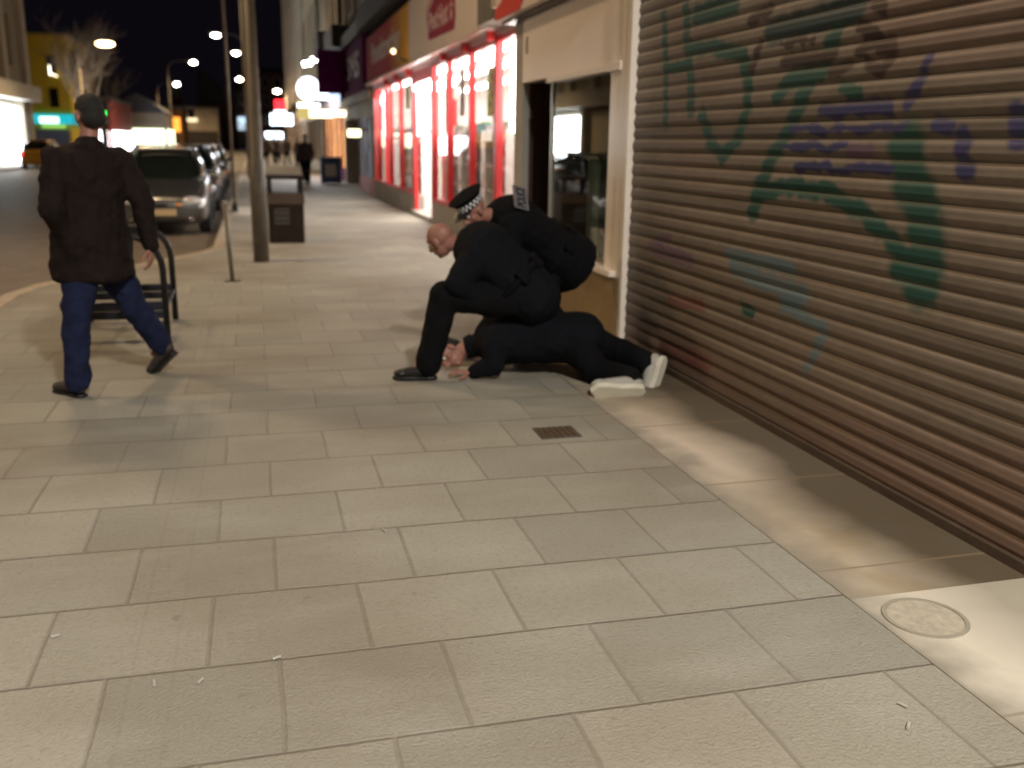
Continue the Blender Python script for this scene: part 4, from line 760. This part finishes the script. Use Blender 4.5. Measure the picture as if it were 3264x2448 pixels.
# ================================================================== cars
def loft(st, n=9):
    """st: list of (y, zlow, zmid, ztop, w_low, w_mid, w_top) -> closed smooth body"""
    k = MB(); m = None; rows = []
    for (y, z0, z1, z2, a, b2, c) in st:
        r = [(-a*.7, z0), (-a, z0+.06), (-b2, z0+(z1-z0)*.45), (-b2, z1), (-c, z2-.03), (-c*.6, z2), (0, z2+.015)]
        r = r+[(-x, z) for x, z in r[-2::-1]]; m = len(r); rows.append([(x, y, z) for x, z in r])
    for r in rows: k.v += r
    for i in range(len(rows)-1):
        for j in range(m):
            a = i*m+j; b3 = i*m+(j+1) % m; k.f.append((a, b3, b3+m, a+m))
    k.f.append(tuple(range(m))); k.f.append(tuple(reversed(range((len(rows)-1)*m, len(rows)*m))))
    return k
def car(label, loc, rz, paint, group, L=4.3, W=.80, H=1.48, van=False, lit=None, name='parked_car', taillit=False):
    c = T(name, label, 'car' if not van else 'van', loc, group, rz); y0 = 0
    # front bumper at local y = 0, car extends to +y
    if van: body = [(0, .22, .60, .80, .70, .82, .70), (.15, .18, .7, 1.0, .80, .9, .82), (.9, .18, .9, 1.25, .84, .94, .86), (1.6, .18, 1.0, 2.0, .85, .95, .86), (4.6, .18, 1.0, 2.05, .85, .95, .86), (4.8, .25, 1.0, 1.9, .8, .93, .8)]
    else: body = [(0, .24, .46, .60, W*.70, W*.80, W*.68), (.10, .18, .56, .72, W*.86, W*.95, W*.80), (.45, .16, .66, .82, W*.94, W*.99, W*.86), (1.05, .16, .80, .93, W*.96, W, W*.88), (1.5, .16, .86, .97, W*.96, W, W*.90), (3.6, .16, .92, 1.02, W*.96, W, W*.90), (L-.15, .2, .90, 1.0, W*.92, W*.96, W*.84), (L, .3, .7, .86, W*.8, W*.85, W*.72)]
    bo_ = loft(body).build('body', paint, c, local=True, smooth=True)
    s = bo_.modifiers.new('subd', 'SUBSURF'); s.levels = 2; s.render_levels = 2
    if not van:
        gh = [(1.15, .86, .90, .93, W*.80, W*.86, W*.80), (1.55, .88, 1.08, 1.20, W*.86, W*.88, W*.74), (2.0, .88, 1.20, H-.02, W*.87, W*.88, W*.68), (2.9, .88, 1.22, H, W*.87, W*.88, W*.68), (3.7, .88, 1.18, H-.06, W*.86, W*.86, W*.66), (L-.25, .88, .98, 1.05, W*.80, W*.82, W*.70)]
        g2 = loft(gh).build('glasshouse', M['carglass'], c, local=True, smooth=True); s = g2.modifiers.new('subd', 'SUBSURF'); s.levels = 2; s.render_levels = 2
        k = MB(); k.prism([(-W*.55, 1.98), (W*.55, 1.98), (W*.57, 3.6), (-W*.57, 3.6)], lambda u, v, d: (u, v, d), H-.05, H+.012); k.build('roof', paint, c, local=True, bevel=.02)
        for sx in (-1, 1):
            MB().tube([(sx*W*.90, 1.12, .93), (sx*W*.78, 1.62, 1.24), (sx*W*.66, 2.02, H-.02), (sx*W*.66, 3.4, H-.03), (sx*W*.76, 3.95, 1.12)], .028, 8).build('pillar', paint, c, local=True, smooth=True)
            MB().ell((sx*(W+.10), 1.45, .98), (1, 0, 0), (0, 1, 0), (0, 0, 1), .10, .06, .075).build('mirror', paint, c, local=True, smooth=True)
            MB().tube([(sx*(W+.0), 1.48, .96), (sx*(W+.06), 1.46, .97)], .02, 8).build('mirror_stalk', M['black'], c, local=True)
            MB().box(sx*W-.012, sx*W+.012, 1.5, 3.3, .50, .53).build('side_trim', M['black'], c, local=True)
        for sx in (-1, 1):
            MB().box(min(sx*W*1.0, sx*(W+.015)), max(sx*W*1.0, sx*(W+.015)), 2.35, 2.50, .80, .83).build('door_handle', M['chrome'], c, local=True)
    else:
        MB().obox((0, 1.15, 1.55), (1, 0, 0), (0, .55, .83), (0, -.83, .55), .72, .46, .04).build('windscreen', M['carglass'], c, local=True, bevel=.02)
    for sx in (-1, 1):
        hl = MB().ell((sx*W*.66, .12, .60), (1, .35*sx, 0), (-.35*sx, 1, .5), (0, -.4, 1), .20, .10, .085).build('headlight', lit or M['headl'], c, local=True, smooth=True)
        MB().ell((sx*W*.40, .055, .545), (1, .15*sx, 0), (0, 1, 0), (0, 0, 1), .09, .05, .035).build('indicator', M['amber'], hl, local=True, smooth=True)
        MB().ell((sx*W*.60, .06, .30), (1, 0, 0), (0, 1, 0), (0, 0, 1), .08, .04, .05).build('fog_lamp', M['chrome'], c, local=True, smooth=True)
        MB().ell((sx*W*.84, L-.06 if not van else 4.74, .78), (1, 0, 0), (0, 1, 0), (0, 0, 1), .09, .06, .12).build('tail_light', emit('lit tail', (1, .03, .02), 5) if taillit else M['redframe'], c, local=True, smooth=True)
    k = MB(); k.ell((0, .055, .52), (1, 0, 0), (0, 1, 0), (0, 0, 1), .30, .05, .075); k.build('grille', M['black'], c, local=True, smooth=True)
    k = MB(); k.ell((0, .03, .28), (1, 0, 0), (0, 1, 0), (0, 0, 1), .48, .05, .06); k.build('lower_intake', M['black'], c, local=True, smooth=True)
    k = MB(); k.box(-.26, .26, -.025, -.005, .36, .47); k.build('number_plate', M['plate'], c, local=True, bevel=.004)
    for sx in (-1, 1):
        for y in (.82, (L if not van else 4.8)-.85):
            wv = MB().tube([(sx*(W-.20), y, .31), (sx*(W-.17), y, .31), (sx*(W-.01), y, .31), (sx*(W+.012), y, .31)], [.28, .315, .315, .28], 28).build('wheel', M['rubber'], c, local=True, smooth=False)
            k = MB(); k.tube([(sx*(W+.0), y, .31), (sx*(W+.022), y, .31)], .055, 12)
            for q in range(6):
                a = q*math.pi/3; k.obox((sx*(W+.014), y+.11*math.cos(a), .31+.11*math.sin(a)), (0, math.cos(a), math.sin(a)), (1, 0, 0), (0, -math.sin(a), math.cos(a)), .10, .008, .03)
            k.build('rim', M['silver'], wv, local=True)
    return c
car('silver car parked nearest, its front facing us behind the walking man', (-1.60, 17.45, -.1), math.radians(1), M['silver'], 'cars parked along the kerb')
car('dark car parked behind the silver one', (-1.62, 23.0, -.1), 0, M['dkpaint'], 'cars parked along the kerb')
car('pale silver car parked third from us along the kerb', (-1.70, 28.6, -.1), 0, M['silver'], 'cars parked along the kerb', H=1.5)
car('dark car parked fourth from us along the kerb', (-1.70, 34.4, -.1), 0, M['dkpaint'], 'cars parked along the kerb')
car('car tinted by orange light driving away past the dazzling shop window', (-10.9, 59, -.1), math.pi, M['orangelitpaint'], None, name='orange_lit_car', taillit=True)
# ================================================================== bare tree
def bare_tree(label, x, y, h, seed, m, group=None):
    t = T('bare_tree', label, 'tree', (x, y, 0), group); rr = random.Random(seed); k = MB(); tw = MB()
    k.tube([(x, y, -.1), (x+.05, y, h*.16), (x+.02, y, h*.34)], [h*.022, h*.017, h*.013], 10)
    def br(p, d, L, r, lv):
        n = 4; pts = [p]; q = Vector(p); dd = Vector(d)
        for i in range(n):
            dd = (dd+Vector((rr.gauss(0, .12), rr.gauss(0, .12), rr.gauss(.03, .08)))).normalized(); q = q+dd*L/n; pts.append(tuple(q))
        (k if lv < 2 else tw).tube(pts, [r*(1-.14*i) for i in range(n+1)], 6 if lv < 2 else 4, False)
        if lv >= 5: return
        for i in range(3 if lv < 4 else 2):
            s = rr.choice(pts[2:]); e = (dd+Vector((rr.gauss(0, .55), rr.gauss(0, .55), rr.gauss(.25, .3)))).normalized(); br(s, e, L*rr.uniform(.6, .82), r*.58, lv+1)
    for i in range(6):
        a = i*1.05+rr.random(); br((x+.03, y, h*(.2+.025*i)), Vector((math.cos(a)*.35, math.sin(a)*.35, 1)).normalized(), h*.26, h*.0095, 0)
    k.build('trunk', m, t, smooth=True); tw.build('crown', m, t, smooth=True); return t
bare_tree('bare winter tree lit warm by the street lamp beside the yellow building', -10.4, 67, 9.6, 4, mat('bark', (.15, .10, .06), .8, 0, .3, 5))
bare_tree('second bare tree beyond the lit one', -11.6, 84, 9.0, 9, mat('dark bark', (.12, .09, .06), .8, 0, .3, 5))

# ================================================================== people
CLOTH = bpy.data.textures.new('cloth folds', 'CLOUDS'); CLOTH.noise_scale = .11; CLOTH.noise_depth = 2
def organic(o, vox, sm=6, fold=0.0, fs=1.0):
    r = o.modifiers.new('skin', 'REMESH'); r.mode = 'VOXEL'; r.voxel_size = vox; r.use_smooth_shade = True
    s = o.modifiers.new('smooth', 'SMOOTH'); s.factor = .5; s.iterations = sm
    if fold:
        d = o.modifiers.new('folds', 'DISPLACE'); d.texture = CLOTH; d.strength = fold; d.mid_level = .5; d.texture_coords = 'LOCAL'
    return o
def V(*a): return Vector(a)
def head(k, c, f, u, s=1.0):
    c, f, u = Vector(c), Vector(f).normalized(), Vector(u).normalized(); u = (u-f*u.dot(f)).normalized(); r = f.cross(u)
    q = lambda a, b, d: c+(r*a+f*b+u*d)*s
    k.ell(q(0, -.012, .03), r, f, u, .075*s, .095*s, .085*s); k.ell(q(0, .018, -.035), r, f, u, .058*s, .070*s, .078*s)
    k.ell(q(0, .050, -.088), r, f, u, .030*s, .026*s, .024*s)                      # chin
    k.cap(q(0, .086, .012), .011*s, q(0, .105, -.030), .016*s); k.ell(q(0, .092, -.034), r, f, u, .019*s, .013*s, .010*s)   # nose
    k.cap(q(-.035, .072, .030), .013*s, q(.035, .072, .030), .013*s)               # brow
    k.cap(q(-.020, .080, -.062), .008*s, q(.020, .080, -.062), .008*s)             # lips
    for e in (-1, 1):
        k.ell(q(e*.045, .050, -.022), r, f, u, .020*s, .022*s, .020*s)
        k.ell(q(e*.077, -.006, -.008), r, f, u, .010*s, .020*s, .033*s)            # ears
    return q, r, f, u
def hand(k, wr, d, n, curl=.5, side=1, s=1.0):
    """wrist, pointing direction, palm normal; five separate fingers"""
    wr, d, n = Vector(wr), Vector(d).normalized(), Vector(n).normalized(); n = (n-d*n.dot(d)).normalized(); a = d.cross(n)*side
    pc = wr+d*.05*s
    for t in (-.027, -.009, .009, .027): k.cap(wr+a*t*.6*s, .013*s, wr+d*.088*s+a*t*s, .0115*s)
    for i, (t, L) in enumerate(((-.030, .062), (-.010, .076), (.011, .080), (.032, .070))):
        p = wr+d*.088*s+a*t*s; dd = d.copy(); r0 = .0086*s
        for j, fr in enumerate((.45, .32, .23)):
            an = curl*(.5+.35*j); dd = (dd*math.cos(an)+n*math.sin(an)).normalized(); q = p+dd*L*fr*s; k.cap(p, r0, q, r0*.92, 8); p = q; r0 *= .93
    p = wr+d*.028*s+a*.026*s; dd = (d*.55+a*.75+n*.35).normalized()
    for L in (.036, .030, .024): q = p+dd*L*s; k.cap(p, .0105*s, q, .0095*s, 8); p = q; dd = (dd+d*.35+n*.25*curl).normalized()
def person(label, loc, S, jacket, trousers, shoe, skin=None, hair='short', fat=1.0, vox=.0115, bvox=.006, group=None, hands=True, solem=None, eyes=True, coat=.0, name='person', sh=1.0, shoulder=.075, fold=.028, tf=1.0, ss=1.0):
    g = lambda n: Vector(S[n])
    t = T(name, label, 'person', loc, group); skin = skin or M['skin']
    lat = (g('sr')-g('sl')).normalized(); lp = (g('hr')-g('hl')).normalized()
    k = MB()
    w1 = g('pelvis').lerp(g('chest'), .45)
    k.chain([g('pelvis'), w1, g('chest')], [.105, .095, .11], 14, (lat, 1.3))
    k.cap(g('chest'), .06, g('neck'), .055); k.cap(g('neck'), .055, g('head')-Vector(S['hu']).normalized()*.03, .050)
    q, r, f, u = head(k, S['head'], S['hf'], S['hu'])
    for s in 'lr':
        k.cap(g('chest'), .07, g('s'+s), .055); k.chain([g('s'+s), g('e'+s), g('w'+s)], [.046, .036, .026])
        k.chain([g('h'+s), g('k'+s), g('a'+s)], [.078, .052, .038]); k.cap(g('pelvis'), .09, g('h'+s), .08); k.cap(g('a'+s), .034, g('a'+s).lerp(g('t'+s), .45), .024)
        if hands: hand(k, S['w'+s], S['d'+s], S['n'+s], S.get('c'+s, .5), 1 if s == 'l' else -1)
        else: k.cap(g('w'+s), .03, g('w'+s)+Vector(S['d'+s]).normalized()*.12, .022)
    organic(k.build('body', skin, t), bvox, 2)
    if eyes:
        for e in (-1, 1):
            ey = MB().ell(q(e*.030, .078, .008), r, f, u, .0125, .0125, .011).build('eye', M['whitetrim'], t, smooth=True)
            MB().ell(q(e*.030, .087, .008), r, f, u, .006, .005, .006).build('iris', M['hair'], ey, smooth=True)
    if hair == 'short' or hair == 'bald':
        k = MB()
        if hair == 'short': k.ell(q(0, -.022, .043), r, f, u, .081, .098, .086); k.ell(q(0, -.05, -.012), r, f, u, .074, .066, .066); k.ell(q(0, .045, .09), r, f, u, .05, .04, .03)
        else: k.ell(q(0, -.0325, -.020), r, f, u, .0785, .078, .055)
        organic(k.build('hair', M['hair'] if hair == 'short' else mat('cropped stubble', (.27, .16, .125), .8), t), .006, 3, .022 if hair == 'short' else 0)
    # jacket
    k = MB(); F1 = fat
    hem = g('pelvis')+(g('pelvis')-g('chest')).normalized()*coat
    k.chain([hem, g('pelvis'), w1, g('chest')], [.145*F1 if coat < .15 else .10, .148*F1, .145*F1, .150*F1], 16, (lat, 1.32))
    if coat > .15: k.tube([g('pelvis')+(g('chest')-g('pelvis'))*.3, g('pelvis'), hem+(hem-g('pelvis')).normalized()*.04], [.150*F1, .172*F1, .180*F1], 20, True, (lat, 1.25))
    k.cap(g('chest'), .11*F1, g('neck')-(g('neck')-g('chest'))*.15, .078)
    for s in 'lr':
        k.cap(g('chest'), .11*F1, g('s'+s), shoulder*F1); k.chain([g('s'+s), g('e'+s)], [shoulder*F1, .062*F1]); k.cap(g('e'+s), .062*F1, g('w'+s)-(g('w'+s)-g('e'+s)).normalized()*.01, .044*F1)
    organic(k.build('jacket', jacket, t), vox, 5, fold)
    k = MB(); nk = g('neck'); ax = (g('head')-g('neck')).normalized(); k.tube([nk-ax*.045, nk-ax*.01, nk+ax*.02], [.088, .080, .072], 18, True); organic(k.build('collar', jacket, t), .009, 2, .01)
    # trousers
    k = MB()
    for s in 'lr': k.cap(g('pelvis'), .12, g('h'+s), .105); k.chain([g('h'+s), g('k'+s)], [.112*tf, .084*tf]); k.chain([g('k'+s), g('a'+s)], [.082*tf, .072*tf])
    k.cap(g('pelvis'), .13, g('pelvis')+(g('chest')-g('pelvis')).normalized()*.05, .12, 14, (lp, 1.2))
    organic(k.build('trousers', trousers, t), vox, 4, fold*.9)
    for s in 'lr':
        a, b = g('a'+s), g('t'+s); up = Vector(S.get('fu'+s, (0, 0, 1))).normalized(); d = (b-a); d = (d-up*d.dot(up)).normalized(); w = d.cross(up)
        drop = S.get('drop', .045); base = a-up*.055*ss; k = MB()
        k.ell(base+d*-.015+up*.015, w, d, up, .042*ss, .052*ss, .045*ss); k.cap(base+d*.03*ss+up*.012, .042*ss, base+d*.15*ss-up*.004, .036*ss, 12, (w, 1.15)); k.ell(base+d*.185*ss-up*.008, w, d, up, .047*ss, .05*ss, .03*ss); k.cap(a+up*.02, .05, base+d*.02+up*.02, .044)
        so = organic(k.build('shoe', shoe[0] if isinstance(shoe, tuple) else shoe, t), .007, 3)
        pts = [(-.062, .0), (-.045, .035), (0, .042), (.08, .038), (.15, .050), (.21, .042), (.242, .0), (.21, -.042), (.15, -.046), (.08, -.036), (0, -.042), (-.045, -.035)]
        MB().prism(pts, lambda x, y, z: tuple(base+d*x*ss+w*y*ss+up*z), -.052*ss, -.026).build('sole', solem or M['black'], so, bevel=.006)
    return t, q, r, f, u
# ---- walking man on the left (strides to the left, right leg trailing)
wk, q, r, f, u = person('man in dark jacket and blue jeans walking past the bench, back to us', (-1.0, 6.3, 0), dict(
    pelvis=(-.99, 6.30, .96), chest=(-.98, 6.28, 1.36), neck=(-.95, 6.28, 1.52), head=(-.935, 6.29, 1.675), hf=(-.50, .86, -.10), hu=(-.05, .05, 1),
    sl=(-1.12, 6.16, 1.415), sr=(-.80, 6.42, 1.405), el=(-1.15, 6.07, 1.12), er=(-.68, 6.37, 1.15), wl=(-1.09, 6.17, .95), wr=(-.655, 6.33, .90),
    dl=(.2, .2, -1), nl=(.6, .6, 0), dr=(-.05, .05, -1), nr=(-.9, .2, 0), cl=.5, cr=.45,
    hl=(-1.03, 6.24, .90), hr=(-.94, 6.36, .90), kl=(-1.09, 6.14, .50), kr=(-.80, 6.46, .50), al=(-1.12, 6.12, .10), ar=(-.66, 6.62, .20),
    tl=(-1.24, 6.25, .04), tr=(-.80, 6.72, .06), fur=(-.55, .30, .75)), M['jacket'], M['jeans'], M['brownshoe'], M['skinr'], 'short', 1.14, coat=.21, shoulder=.078, fold=.05, tf=1.05)

# ---- officer in the flat cap bending over
of, q, r, f, u = person('police officer in a chequered flat cap bending over the two men on the ground', (2.0, 6.7, 0), dict(
    pelvis=(2.14, 6.78, .76), chest=(1.78, 6.68, 1.00), neck=(1.62, 6.62, 1.05), head=(1.475, 6.58, 1.085), hf=(-.78, -.38, -.60), hu=(-.50, -.12, .86),
    sl=(1.74, 6.50, .97), sr=(1.72, 6.86, .97), el=(1.62, 6.40, .70), er=(1.64, 6.82, .70), wl=(1.56, 6.30, .46), wr=(1.66, 6.56, .44),
    dl=(-.1, -.2, -1), nl=(-.6, .3, 0), dr=(-.2, -.2, -1), nr=(-.6, 0, 0), cl=.7, cr=.7,
    hl=(2.15, 6.69, .72), hr=(2.16, 6.88, .72), kl=(1.98, 6.60, .42), kr=(2.10, 6.95, .40), al=(2.12, 6.66, .10), ar=(2.33, 6.98, .10),
    tl=(1.92, 6.58, .04), tr=(2.13, 6.92, .04)), M['policecloth'], M['policecloth'], M['shoe'], M['skinr'], None, 1.34, coat=.16, shoulder=.085)
def ring(k, q, z0, z1, a0, b0, a1, b1, n=32):
    P = [q(a0*math.cos(2*math.pi*i/n), -.008+b0*math.sin(2*math.pi*i/n), z0) for i in range(n)]+[q(a1*math.cos(2*math.pi*i/n), -.008+b1*math.sin(2*math.pi*i/n), z1) for i in range(n)]
    b = len(k.v); k.v += [tuple(p) for p in P]; [k.f.append((b+i, b+(i+1) % n, b+n+(i+1) % n, b+n+i)) for i in range(n)]; return b
k = MB(); b0 = ring(k, q, .045, .095, .082, .105, .085, .108); ring(k, q, .095, .13, .085, .108, .118, .142); ring(k, q, .13, .150, .118, .142, .060, .08); b1 = ring(k, q, .150, .152, .060, .08, .002, .002)
cp = k.build('peaked_cap', M['policecloth'], of, smooth=True, label='black flat cap with a chequered band'); 
k = MB(); n = 40
for row in (0, 1):
    for i in range(n):
        if (i+row) % 2: continue
        a, b = 2*math.pi*i/n, 2*math.pi*(i+1)/n; z0 = .052+row*.02; P = []
        for z in (z0, z0+.02):
            for t2 in (a, b): P.append(q(.0875*math.cos(t2), -.008+.1105*math.sin(t2), z))
        k.quad(P[0], P[1], P[3], P[2])
k.build('chequered_band', M['whitetrim'], cp)
k = MB(); pts = [(.086*math.sin(a), .095*math.cos(a)) for a in np.linspace(-1.1, 1.1, 13)]; outp = [(.088*math.sin(a), .04+.125*math.cos(a)) for a in np.linspace(1.1, -1.1, 13)]
k.prism(pts+outp, lambda x, y, z: tuple(q(x, y, z-.25*max(0, y-.09))), .040, .047); k.build('cap_peak', M['shoe'], cp, bevel=.002)
# reflective back patch with lettering lying on the jacket
bc = Vector((1.806, 6.535, 1.180)); bn = Vector((.22, -.55, .80)).normalized(); bu = Vector((-.80, -.12, .42)); bu = (bu-bn*bu.dot(bn)).normalized(); bl = bn.cross(bu)
pa = MB().obox(bc, bl, bu, bn, .13, .055, .006).build('back_patch', M['reflect'], of, bevel=.003)
text('letters', 'POLICE', M['navycloth'], bc-bl*.115-bu*.035+bn*.0065, bl, bu, .07, .23, .004, pa, .01) if bl.cross(bu).z > 0 else text('letters', 'POLICE', M['navycloth'], bc+bl*.115-bu*.035+bn*.0065, -bl, bu, .07, .23, .004, pa, .01)
def belt(t, P, C, lat, rad, mm):
    P, C = Vector(P), Vector(C); ax = (C-P).normalized(); la = Vector(lat); la = (la-ax*la.dot(ax)).normalized(); fr = ax.cross(la); c = P+ax*.06
    k = MB(); pts = [c+la*math.cos(a)*rad*1.30+fr*math.sin(a)*rad for a in [i*math.pi/16 for i in range(33)]]; k.tube(pts, .021, 8, False); b = k.build('belt', mm, t, smooth=True)
    for a in (.4, 1.2, 2.2, 3.5, 4.3, 5.2):
        p = c+la*math.cos(a)*rad*1.36+fr*math.sin(a)*rad*1.06; MB().obox(p, la*-math.sin(a)+fr*math.cos(a), la*math.cos(a)+fr*math.sin(a), ax, .035, .02, .05).build('pouch', mm, b, bevel=.008)
belt(of, (2.14, 6.78, .76), (1.78, 6.68, 1.00), (0, 1, 0), .205, M['policecloth'])
# ---- bald man crouching in front
ba, q, r, f, u = person('bald officer crouching with one knee up, pinning the man down', (1.4, 6.2, 0), dict(
    pelvis=(1.72, 6.16, .60), chest=(1.47, 6.24, .84), neck=(1.33, 6.31, .89), head=(1.20, 6.38, .905), hf=(-.62, .62, -.48), hu=(-.35, .1, .9),
    sl=(1.40, 6.08, .83), sr=(1.48, 6.46, .85), el=(1.24, 6.00, .66), er=(1.44, 6.62, .66), wl=(1.50, 6.06, .475), wr=(1.50, 6.46, .45),
    dl=(1, .1, -.12), nl=(0, .1, -1), dr=(.2, -.8, -.35), nr=(0, -.3, -1), cl=.5, cr=.5,
    hl=(1.64, 6.06, .54), hr=(1.74, 6.28, .50), kl=(1.17, 6.08, .57), kr=(1.55, 6.42, .22), al=(1.06, 6.09, .11), ar=(1.86, 6.52, .12),
    tl=(.88, 6.13, .05), tr=(1.74, 6.48, .03), fur=(.5, .2, .6)), M['navycloth'], M['policecloth'], M['shoe'], M['skinr'], None, 1.38, coat=.10, shoulder=.088, tf=1.22)
belt(ba, (1.72, 6.16, .60), (1.47, 6.24, .84), (.2, 1, 0), .21, M['policecloth'])
# ---- man on the ground
gm, q, r, f, u = person('man lying face down in dark clothes with pale soled trainers against the shutter', (1.8, 6.1, 0), dict(
    pelvis=(2.0, 6.08, .26), chest=(1.58, 6.24, .23), neck=(1.38, 6.30, .17), head=(1.25, 6.33, .125), hf=(-.45, -.55, -.55), hu=(-.8, .3, .2),
    sl=(1.52, 6.08, .20), sr=(1.58, 6.42, .20), el=(1.50, 6.02, .10), er=(1.68, 6.60, .12), wl=(1.36, 6.06, .05), wr=(1.46, 6.66, .05),
    dl=(-1, .2, 0), nl=(0, 0, -1), dr=(-1, .1, 0), nr=(0, 0, -1), cl=.25, cr=.2,
    hl=(2.02, 5.98, .25), hr=(2.07, 6.17, .29), kl=(2.14, 5.74, .09), kr=(2.32, 6.04, .19), al=(2.27, 5.50, .095), ar=(2.47, 5.72, .14),
    tl=(2.09, 5.38, .03), tr=(2.47, 5.65, .02), ful=(.05, .85, .52), fur=(-.62, .78, .1)), M['navycloth'], M['policecloth'], (mat('pale canvas', (.36, .34, .30), .7),), M['skinr'], 'short', 1.18, coat=.12, solem=M['sole'], shoulder=.08, tf=1.15, ss=1.22)
# ---- far pedestrians
def far_person(label, x, y, rz, jm, tm, s=1.0, first=None):
    if first:
        o = copy_tree(first); o.location = (x, y, 0); o.rotation_euler.z = rz; o.scale = (s,)*3; o['label'] = label; return o
    t, *_ = person(label, (0, 0, 0), dict(pelvis=(0, 0, .95), chest=(0, .02, 1.34), neck=(0, .03, 1.50), head=(0, .05, 1.645), hf=(0, 1, -.1), hu=(0, 0, 1), sl=(-.17, 0, 1.41), sr=(.17, 0, 1.41),
        el=(-.24, -.03, 1.12), er=(.24, .03, 1.12), wl=(-.24, .10, .88), wr=(.24, .12, .88), dl=(0, .2, -1), nl=(1, 0, 0), dr=(0, .2, -1), nr=(-1, 0, 0), hl=(-.09, 0, .92), hr=(.09, 0, .92), kl=(-.10, .14, .50), kr=(.10, -.02, .50),
        al=(-.10, .16, .09), ar=(.10, -.26, .14), tl=(-.10, .34, .04), tr=(.10, -.12, .03)), jm, tm, M['shoe'], M['skin'], 'short', 1.05, .02, .014, 'people far along the pavement', False, eyes=False)
    t.location = (x, y, 0); t.rotation_euler.z = rz; return t
p1 = far_person('pedestrian in a brownish coat nearest the lit shops', 1.80, 35.5, 2.9, mat('brown coat', (.07, .045, .035), .8), M['navycloth'])
for i, (x, y, rz) in enumerate(((2.0, 62, .3), (1.3, 64, 3.0), (1.75, 70, 2.7), (.7, 60, .1), (.1, 68, 3.1), (2.5, 58, 0))):
    far_person(['dark figure in the far group just left of the brown coated pedestrian', 'dark figure in the middle of the far group', 'most distant dark figure of the group', 'dark figure at the group edge nearest the litter bin', 'lone dark figure right beside the thick lamp column', 'dark figure hugging the shop fronts'][i], x, y, rz, None, None, (1, 1.03, .97, 1.0, 1.02, .96)[i], p1)
ba_ = T('blue_display_board', 'blue and white display board standing outside the far shops', 'board', (2.75, 36.5, 0))
MB().obox((2.75, 36.5, .5), (.9, .4, 0), (-.4, .9, 0), (0, 0, 1), .42, .03, .48).build('panel', mat('blue board', (.10, .17, .42), .4, 0, .4, 2), ba_, bevel=.01)
MB().obox((2.73, 36.44, .5), (.9, .4, 0), (-.4, .9, 0), (0, 0, 1), .22, .032, .22).build('white_notice', M['shopwhite'], ba_)
